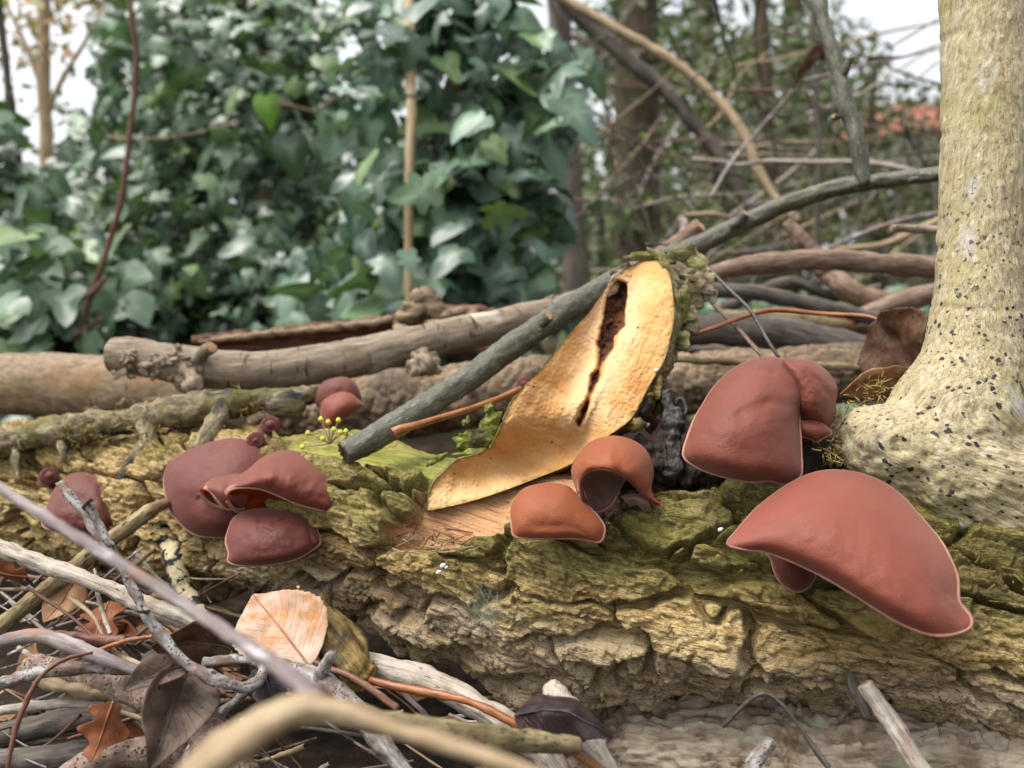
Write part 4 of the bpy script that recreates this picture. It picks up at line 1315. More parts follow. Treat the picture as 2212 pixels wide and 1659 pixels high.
M['moss'] = Nodes('dry_moss').done(lin(138, 122, 70), 0.85)
M['moss_dark'] = Nodes('dark_moss').done(lin(98, 84, 46), 0.9)
tuft(stem, [(1808, 905, 0.300, 40, 9), (1798, 960, 0.290, 60, 14), (1795, 985, 0.288, 60, 10), (1880, 855, 0.312, 60, 22), (1835, 880, 0.306, 50, 16), (1900, 838, 0.315, 30, 8)], 'moss', ln=0.0036)
tuft(log_root, [(2000, 1480, 0.262, 60, 40), (2080, 1470, 0.262, 60, 40), (2170, 1440, 0.262, 60, 40), (1930, 1460, 0.262, 30, 25), (2150, 1240, 0.262, 40, 35), (2050, 1530, 0.265, 60, 40), (2180, 1540, 0.265, 60, 40)], 'moss_dark', ln=0.0042, seed=5)
tuft(log_root, [(330, 955, 0.375, 50, 20), (200, 975, 0.40, 60, 25), (90, 990, 0.42, 50, 25), (40, 1000, 0.43, 40, 20)], 'moss', ln=0.005, seed=6)

# ------------------------------------------------------------------ branches lying on and behind the log
R_fine = bark_rough(0.0006, (90, 260, 260), 0.0009, (60, 420, 420))
R_knob = bark_rough(0.0009, (120, 160, 160), 0.001, (90, 300, 300))
R_smooth = bark_rough(0.0003, (60, 160, 160))
br = branch('fallen_branch', [(742, 977, 0.326, 25), (800, 950, 0.332, 27), (900, 890, 0.345, 27), (1000, 826, 0.362, 27), (1100, 752, 0.383, 27), (1200, 685, 0.405, 26), (1290, 630, 0.425, 25), (1400, 575, 0.445, 24), (1520, 524, 0.452, 20), (1600, 485, 0.452, 19),
                              (1700, 440, 0.448, 18), (1800, 408, 0.440, 18), (1870, 395, 0.432, 17), (1960, 384, 0.42, 15), (2080, 372, 0.40, 13)],
            'olive_branch', 'long olive-grey branch leaning from the log top up past the cut stump', 'branch', k=420, n=28, amp=0.03, rough=R_fine,
            stubs=[('side_stub', [(1575, 497, 0.450, 9), (1595, 478, 0.446, 10), (1612, 462, 0.443, 11)]), ('side_stub', [(1160, 705, 0.40, 12), (1182, 688, 0.385, 9), (1188, 683, 0.38, 6)]),
                   ('side_twig', [(1868, 398, 0.430, 15), (1860, 370, 0.430, 15), (1848, 290, 0.432, 16), (1825, 210, 0.435, 15), (1800, 120, 0.44, 15), (1775, 30, 0.445, 14), (1758, -60, 0.45, 14)]),
                   ('side_stub', [(1818, 168, 0.436, 9), (1830, 142, 0.432, 8), (1838, 125, 0.43, 8)]), ('bud', [(1815, 252, 0.434, 4), (1804, 252, 0.431, 6), (1800, 251, 0.43, 4)])])
branch('grey_branch', [(243, 768, 0.44, 36), (300, 772, 0.44, 40), (380, 788, 0.44, 42), (470, 797, 0.442, 41), (600, 796, 0.446, 42), (720, 782, 0.45, 43), (840, 755, 0.455, 41), (960, 728, 0.462, 38), (1080, 702, 0.475, 36), (1200, 672, 0.49, 32), (1300, 640, 0.50, 28)],
       'grey_branch', 'pale grey lichened branch with a knobbly broken end, lying across behind the log', 'branch', k=300, n=32, amp=0.05, rough=bark_rough(0.0006, (60, 120, 120), 0.0006, (120, 300, 300)),
       stubs=[('side_stub', [(405, 795, 0.44, 34), (412, 820, 0.428, 26), (416, 840, 0.422, 16), (420, 852, 0.42, 6)]), ('side_stub', [(420, 778, 0.435, 16), (440, 762, 0.425, 14), (458, 750, 0.42, 13)]),
              ('knot', [(905, 770, 0.44, 20), (925, 790, 0.43, 22), (935, 805, 0.428, 12)]), ('knot', [(890, 780, 0.44, 12), (895, 803, 0.432, 11), (897, 812, 0.43, 6)]), ('knot', [(935, 770, 0.44, 12), (945, 798, 0.43, 10), (947, 806, 0.43, 5)]),
              ('knot', [(1180, 655, 0.488, 9), (1190, 643, 0.486, 10), (1196, 640, 0.485, 5)])])
gb = bpy.data.objects['grey_branch']
for i in range(26):                               # lifted scales of grey bark on the broken end
    x, y = random.uniform(250, 420), random.uniform(745, 815)
    flake('bark_flake', (x, y), 0.4265 + abs(y - 780) * 0.00012, random.uniform(14, 34), random.uniform(10, 22), 'grey_branch', gb, random.uniform(-1, 1), random.uniform(-0.6, 0.6), 0.0007, x + y, 0.0022)
branch('thick_branch', [(-120, 822, 0.60, 66), (0, 826, 0.575, 64), (120, 832, 0.56, 66), (250, 842, 0.55, 68), (360, 845, 0.545, 66), (480, 842, 0.54, 60), (640, 835, 0.54, 52), (800, 832, 0.54, 50)],
       'big_branch', 'thick smooth brownish-grey branch with peeling bark behind the lichened branch', 'branch', k=240, n=44, amp=0.05, rough=bark_rough(0.0012, (40, 60, 60), 0.0006, (100, 200, 200)))
tb = bpy.data.objects['thick_branch']
for (x, y, w, h, r) in ((330, 880, 60, 34, -0.2), (262, 890, 30, 50, 0.2), (380, 872, 60, 26, -0.2), (200, 895, 40, 30, 0.4), (300, 805, 60, 20, 0.1)):
    flake('bark_flake', (x, y), 0.507, w, h, 'big_branch', tb, r, 0.2, 0.002, x, 0.006)
# split hollow log behind: an open trough
n_, m_ = 120, 30
tx = np.linspace(0, 1, n_)
def trough(A, dA, h, name, mat, parent, deep=0.02, seed=0.0):
    A = catmull(np.column_stack([A, np.array(dA) * 1000]), n_)
    s = np.linspace(0, 1, m_)[:, None]
    hh = np.interp(tx, np.linspace(0, 1, len(h)), h)[None, :]
    jag = noise(np.stack([tx * 30, 0 * tx, 0 * tx + seed], -1))[None, :] * 5
    x = A[None, :, 0] + 0 * s
    y = A[None, :, 1] + hh * s + jag * (1 - s)
    dd = A[None, :, 2] / 1000 + deep * np.sin(np.pi * s) * 0.7 - 0.02 * s
    qd = np.stack([x * 0.00034, y * 0.00034, dd], -1)
    dd = dd - fbm(qd * np.array([20, 260, 60]), 4, seed) * 0.003
    V = at(x, y, dd).reshape(-1, 3)
    o = obj(name, V, orient_to_camera(V, grid_faces(m_, n_)), M[mat], parent, {'bk': qd.reshape(-1, 3)})
    so = o.modifiers.new('thick', 'SOLIDIFY')
    so.thickness = 0.006
    so.offset = -1
    return o
hl = trough([(415, 742), (520, 728), (640, 716), (760, 704), (850, 690), (940, 672), (1040, 676), (1090, 690)], [0.60] * 8, [30, 50, 60, 70, 80, 80, 60], 'hollow_log', 'hollow', None, 0.03)
tag(hl, 'split hollow log with a dark brown rotten inside, behind the lichened branch', 'log')
branch('bark_edge', [(430, 738, 0.598, 5), (540, 725, 0.597, 7), (650, 714, 0.597, 7), (760, 702, 0.596, 8), (850, 690, 0.596, 7)], 'big_branch', parent=hl, k=90, n=12, amp=0.3, rough=R_knob)
for (x, y, r) in ((880, 690, 16), (900, 665, 20), (925, 650, 17), (905, 645, 13), (935, 672, 18), (960, 680, 14), (990, 676, 14), (870, 712, 14), (1020, 682, 10), (945, 700, 16)):
    branch('knot', [(x - r, y + 4, 0.57, r * 0.5), (x - r * 0.3, y, 0.562, r), (x + r * 0.5, y - 2, 0.562, r * 0.9), (x + r, y + 3, 0.57, r * 0.4)], 'cracked', parent=hl, k=24, n=22, amp=0.3, rough=bark_rough(0.0042, (150, 160, 160)))

# cracked log running behind everything
def crack_rough(q, s):
    w_ = np.stack([fbm(q * 60, 2, 1), fbm(q * 60, 2, 4), fbm(q * 60, 2, 7)], -1) * 0.004
    f1, f2, _ = cells((q + w_) * np.array([95, 120, 120]), 2.0)
    return sstep(0.0, 0.14, f2 - f1) * 0.0022 + fbm(q * 90, 3, 5) * 0.0016 + sstep(0.1, 0.5, noise(q * np.array([16, 40, 40]), 3.0)) * 0.003
branch('cracked_log', [(560, 905, 0.53, 50), (760, 880, 0.525, 60), (900, 868, 0.52, 64), (1080, 850, 0.515, 66), (1300, 835, 0.51, 64), (1500, 830, 0.505, 62), (1700, 815, 0.50, 60), (1900, 805, 0.50, 56), (2150, 800, 0.50, 50)],
       'cracked', 'old log with bark cracked into small blocks, lying behind the leaning branch', 'log', k=420, n=80, amp=0.06, rough=crack_rough)
branch('fallen_stick', [(1445, 775, 0.47, 6), (1600, 783, 0.47, 8), (1760, 790, 0.47, 8), (1900, 795, 0.47, 6)], 'green_stick', 'flat greenish stick lying along the top of the cracked log', 'stick', k=60, n=10, amp=0.2, rough=R_fine)

# mossy dead branch on top of the log
branch('mossy_branch', [(-60, 962, 0.43, 28), (60, 945, 0.42, 28), (160, 925, 0.41, 28), (260, 912, 0.405, 28), (360, 893, 0.40, 30), (460, 878, 0.40, 30), (560, 865, 0.405, 24), (640, 858, 0.41, 22), (700, 850, 0.42, 16)],
       'moss_branch', 'gnarled dark dead branch tufted with dry moss, resting on the far half of the log', 'branch', k=240, n=30, amp=0.12, rough=bark_rough(0.0012, (90, 110, 110), 0.0016, (110, 240, 240)),
       extra=lambda V, bk: {'moss': sstep(-0.3, 0.4, fbm(bk * 40, 2, 3))},
       stubs=[('side_branch', [(310, 905, 0.40, 18), (322, 950, 0.392, 17), (300, 985, 0.385, 14), (270, 1030, 0.38, 14), (258, 1068, 0.378, 13)]),
              ('side_branch', [(480, 885, 0.395, 22), (462, 915, 0.385, 20), (448, 940, 0.378, 18), (430, 975, 0.372, 14)]),
              ('side_stub', [(128, 945, 0.41, 10), (134, 975, 0.40, 9), (134, 1000, 0.398, 7)]), ('side_stub', [(36, 960, 0.42, 8), (34, 1000, 0.41, 7), (40, 1040, 0.405, 5)]),
              ('side_stub', [(590, 875, 0.40, 22), (620, 872, 0.395, 26), (650, 868, 0.40, 18)])])
tuft(bpy.data.objects['mossy_branch'], [(x_, 950 - (x_ + 60) * 0.145 + 14, 0.398 + (0.018 if x_ < 150 else 0), 34, 15) for x_ in range(40, 560, 22)], 'moss', ln=0.0042, seed=8)
branch('spotted_strip', [(352, 1050, 0.382, 9), (350, 1120, 0.37, 17), (366, 1170, 0.362, 20), (384, 1230, 0.352, 19), (400, 1280, 0.345, 18), (430, 1320, 0.335, 14), (450, 1345, 0.33, 8)], 'spotted_strip',
       'cream root-like strip spotted with black, running down the log beside the cluster of four', 'root', k=100, n=18, amp=0.12, rough=R_knob)

# the wood pile beyond the cut stump
pile = [
    ('pile_branch', [(1500, 600, 0.50, 17), (1580, 580, 0.50, 22), (1700, 565, 0.50, 23), (1820, 563, 0.50, 23), (1940, 572, 0.50, 24), (2080, 584, 0.50, 24)], 'brown_branch', 'reddish-brown smooth branch, uppermost of the pile between stump and stem', 90, R_smooth),
    ('pile_branch', [(1500, 625, 0.58, 15), (1620, 632, 0.58, 17), (1740, 655, 0.58, 16), (1860, 682, 0.58, 15), (1960, 697, 0.58, 14), (2060, 705, 0.58, 14)], 'dim_stick', 'slim dark grey branch sagging below the reddish-brown one', 80, R_smooth),
    ('pile_branch', [(1440, 722, 0.56, 30), (1560, 712, 0.55, 33), (1680, 716, 0.545, 36), (1760, 738, 0.54, 38), (1830, 755, 0.54, 40), (1930, 770, 0.54, 34), (2050, 780, 0.55, 30)], 'dim_stick', 'thick dark grey knotted branch at the bottom of the pile behind the hooded fungus', 120, R_knob),
    ('pile_branch', [(1560, 690, 0.62, 20), (1700, 690, 0.62, 20), (1850, 706, 0.62, 20), (2040, 722, 0.62, 18)], 'green_stick', 'dull greenish branch half hidden in the middle of the pile', 70, R_smooth),
    ('pile_branch', [(1840, 690, 0.60, 12), (1890, 672, 0.60, 20), (1950, 650, 0.60, 22), (2060, 622, 0.60, 22)], 'brown_branch', 'short pinkish-brown branch rising towards the living stem', 60, R_smooth),
    ('pile_branch', [(1740, 545, 0.66, 16), (1790, 590, 0.65, 20), (1830, 625, 0.64, 24), (1880, 648, 0.64, 22), (1950, 650, 0.64, 16)], 'brown_branch', 'crooked scaly brown branch with a bend, under the reddish-brown one', 70, R_knob),
    ('pile_branch', [(1420, 560, 0.55, 20), (1460, 530, 0.545, 20), (1490, 508, 0.54, 19), (1514, 488, 0.535, 17)], 'brown_branch', 'stubby brown branch end jutting up behind the top of the cut stump', 40, R_knob),
    ('pile_branch', [(1700, 480, 0.62, 10), (1730, 520, 0.62, 18), (1765, 560, 0.62, 20), (1780, 590, 0.62, 18)], 'brown_branch', 'short knobbly brown branch end behind the leaning branch', 40, R_knob),
    ('pile_branch', [(1925, 493, 0.44, 8), (1985, 495, 0.44, 9), (2060, 498, 0.44, 9)], 'pale_stick', 'short pale broken twig pointing away from the living stem', 30, R_smooth),
    ('pile_branch', [(1560, 665, 0.66, 14), (1700, 610, 0.66, 13), (1800, 640, 0.66, 11), (1900, 620, 0.66, 9)], 'dim_stick', 'bent grey stick threading through the pile', 60, R_smooth),
    ('pile_branch', [(1440, 745, 0.60, 18), (1640, 760, 0.60, 18), (1800, 778, 0.60, 15)], 'pale_stick', 'pale weathered stick lowest in the gap behind the hooded fungus', 60, R_smooth),
]
for nm, pts, mt, lab, k_, rg_ in pile:
    branch(nm, pts, mt, lab, 'branch', 'branches piled beyond the stump', k=k_, n=20, amp=0.09, rough=rg_, end='cut_end')
# thin stalks poking out of the pile
branch('dark_stalk', [(1505, 548, 0.40, 4), (1560, 610, 0.38, 4), (1620, 670, 0.36, 4), (1655, 730, 0.35, 4), (1682, 772, 0.345, 4)], 'dark_branch', 'thin dark dead stalk crossing in front of the pile', 'stalk', k=50, n=8, amp=0.05)
branch('pale_stalk', [(1533, 650, 0.40, 4), (1580, 695, 0.38, 5), (1625, 745, 0.36, 5), (1655, 778, 0.35, 5)], 'brown_branch', 'thin pale dead stalk leaning beside the dark one', 'stalk', k=50, n=8, amp=0.08, end='cut_end')
branch('needle_stalk', [(1394, 528, 0.48, 3), (1440, 528, 0.48, 2.5), (1500, 535, 0.48, 3)], 'dark_branch', 'thin dark stalk with a knob tip sticking out over the cut stump', 'stalk', k=20, n=6, amp=0.05)

# leaf stalks
branch('leaf_stalk', [(850, 936, 0.316, 13), (866, 928, 0.317, 11), (900, 918, 0.32, 8), (960, 900, 0.328, 7), (1020, 882, 0.337, 7), (1080, 860, 0.346, 7), (1125, 840, 0.352, 7)], 'orange_stem',
       'smooth orange-brown leaf stalk lying across the olive branch and ending at the cut face', 'leaf stalk', k=90, n=14, amp=0.03)

# ------------------------------------------------------------------ dry leaves
def dry_leaf(name, base, tip, width, mat, label=None, cat='leaf', group=None, roll=0.0, fold=0.0, curl=0.0, kind='ovate', teeth=0.0, stalk_to=None, seed=0.0, bend=0.0, parent=None, nu=44, nv=22, wr=1.0):
    B, T_ = at(*base), at(*tip)
    Lv = T_ - B
    L_ = np.linalg.norm(Lv)
    e = Lv / L_
    view = np.array([0, 0, CAMZ]) - (B + T_) / 2
    view /= np.linalg.norm(view)
    n = view - e * view.dot(e)
    n /= np.linalg.norm(n)
    sdir = np.cross(e, n)
    n, sdir = n * math.cos(roll) + sdir * math.sin(roll), sdir * math.cos(roll) - n * math.sin(roll)
    hw = width * (base[2] + tip[2]) / 2 / F / 2
    u = np.linspace(0, 1, nu)[:, None]
    v = np.linspace(-1, 1, nv)[None, :]
    if kind == 'oak':
        prof = np.sin(np.pi * u ** 0.75) ** 0.7 * (0.72 + 0.28 * np.cos(u * 2 * np.pi * (2.2 + 0.5 * np.sign(v)) + 0.6 + 1.3 * np.sign(v) + seed))
    elif kind == 'lance':
        prof = np.sin(np.pi * u ** 0.85) ** 0.9
    else:
        prof = np.sin(np.pi * np.clip(u * 0.97 + 0.02, 0, 1) ** 0.85) ** 0.95 * (1 + 0.10 * np.sign(v) * np.sin(u * 5 + seed))
    if teeth:
        prof = prof * (1 + teeth * (((u * 26) % 1.0) - 0.5))
    w = hw * prof * v
    q = np.stack([u * L_ + 0 * v, w, 0 * u * v + seed], -1)
    z = fold * np.abs(w) + curl * L_ * (u - 0.5) ** 2 * 4 + bend * L_ * np.sin(np.pi * u) + fbm(q * 45, 3, seed) * 0.0045 * wr + (w / hw) ** 2 * hw * -0.25 * np.sign(curl if curl else 1)
    V = B + e * (u * L_ + 0 * v)[..., None] + sdir * w[..., None] + n * z[..., None]
    V = V.reshape(-1, 3)
    lf = np.stack([u + 0 * v, v + 0 * u, 0 * u * v], -1).reshape(-1, 3)
    o = obj(name, V, grid_faces(nu, nv), M[mat], parent, {'lf': lf})
    so = o.modifiers.new('thick', 'SOLIDIFY')
    so.thickness = 0.0003
    if parent is None:
        tag(o, label, cat, group)
    mid = (B + e * (u * L_) + n * (curl * L_ * (u - 0.5) ** 2 * 4 + bend * L_ * np.sin(np.pi * u) + fbm(np.stack([u * L_, 0 * u, 0 * u + seed], -1) * 45, 3, seed) * 0.0045 * wr + 0.0002))
    r_ = np.linspace(0.00045, 0.00015, nu)[:, None]
    vv, ff, bkk, mi = tube_geo(np.column_stack([mid, r_]), nu, 6, 0.02, world=True)
    obj('midrib', vv, ff, [M['orange_stem'] if mat in ('leaf_pale', 'leaf_tan', 'leaf_rust') else M['dark_branch'], M['dark_end']], o, {'bk': bkk}, matidx=mi)
    if stalk_to is not None:
        pts = [tuple(base) + (3,)] + [tuple(p) for p in stalk_to]
        branch('stalk', pts, 'orange_stem', parent=o, k=40, n=8, amp=0.05)
    return o


dry_leaf('fallen_leaf', (668, 1437, 0.262), (545, 1280, 0.285), 190, 'leaf_pale', 'pale pinkish-tan toothed leaf, the brightest of the litter, propped against the log', group=None, roll=0.15, fold=0.10, curl=-0.03, teeth=0.05, seed=1, wr=0.6)
dry_leaf('fallen_leaf', (1905, 694, 0.365), (2000, 830, 0.34), 190, 'leaf_brown', 'dark brown crumpled leaf hanging from a long bent orange stalk by the living stem', roll=0.5, fold=0.6, curl=0.10, seed=2, teeth=0.05,
         stalk_to=[(1870, 683, 0.37, 5), (1780, 678, 0.38, 5), (1690, 670, 0.385, 6), (1650, 672, 0.385, 6), (1590, 690, 0.375, 5), (1530, 712, 0.36, 5), (1490, 724, 0.352, 5)])
dry_leaf('fallen_leaf', (1960, 800, 0.34), (1812, 850, 0.335), 90, 'leaf_tan', 'tan curled leaf lying flat on the mossy base of the living stem', roll=-0.7, fold=0.3, curl=0.1, seed=3)
dry_leaf('fallen_leaf', (415, 1430, 0.255), (325, 1660, 0.225), 150, 'leaf_grey', 'large grey-brown drooping leaf with dark speckles, hanging into the twig pile', roll=-0.2, fold=0.45, curl=-0.12, seed=4, teeth=0.03)
dry_leaf('fallen_leaf', (410, 1435, 0.25), (265, 1490, 0.235), 80, 'leaf_grey', 'small folded grey-brown leaf lobe above the large drooping leaf', roll=0.5, fold=0.5, seed=5)
dry_leaf('fallen_leaf', (500, 1395, 0.27), (330, 1385, 0.262), 110, 'leaf_brown', 'dark brown crumpled leaf pushed against the brightest pale leaf', roll=-0.6, fold=0.4, curl=0.1, seed=6, teeth=0.05)
dry_leaf('fallen_leaf', (345, 1400, 0.265), (330, 1475, 0.255), 60, 'leaf_grey', 'narrow curled leaf end hanging beside the thorny twig', roll=0.9, fold=0.8, seed=7)
dry_leaf('fallen_leaf', (245, 1515, 0.25), (195, 1645, 0.24), 110, 'leaf_rust', 'rust-red lobed leaf standing on edge among the dark twigs', roll=0.2, fold=0.15, kind='oak', seed=8)
dry_leaf('fallen_leaf', (1112, 1545, 0.245), (1322, 1600, 0.235), 110, 'leaf_purple', 'black-purple arched leaf draped over the forked pale branch', roll=-0.35, fold=-0.5, bend=0.42, seed=9, wr=1.6, teeth=0.05)
dry_leaf('fallen_leaf', (60, 1245, 0.33), (-40, 1215, 0.33), 80, 'leaf_rust', 'orange-brown leaf poking out under the whitish stick', roll=-0.8, seed=10, kind='oak')
dry_leaf('fallen_leaf', (170, 1240, 0.32), (95, 1345, 0.31), 90, 'leaf_tan', 'mottled tan leaf behind the greenish crossing stick', roll=0.5, fold=0.3, seed=11)
dry_leaf('fallen_leaf', (235, 1300, 0.32), (200, 1400, 0.30), 100, 'leaf_rust', 'ochre jagged leaf in the gap under the crossing sticks', roll=0.3, kind='oak', fold=0.2, seed=12)
dry_leaf('fallen_leaf', (565, 1430, 0.27), (590, 1530, 0.26), 90, 'leaf_purple', 'wet dark leaf under the curved grey twig loop', roll=0.4, fold=0.4, seed=13)
dry_leaf('hanging_leaf', (1828, 100, 0.75), (1712, 165, 0.75), 42, 'leaf_brown', 'curled dead brown leaf caught up among the bare twigs', roll=0.8, fold=1.2, curl=-0.25, seed=14)
dry_leaf('fallen_leaf', (2235, 935, 0.36), (2180, 1010, 0.36), 60, 'leaf_rust', 'scrap of orange leaf showing past the swollen stem base', roll=0.3, seed=15)

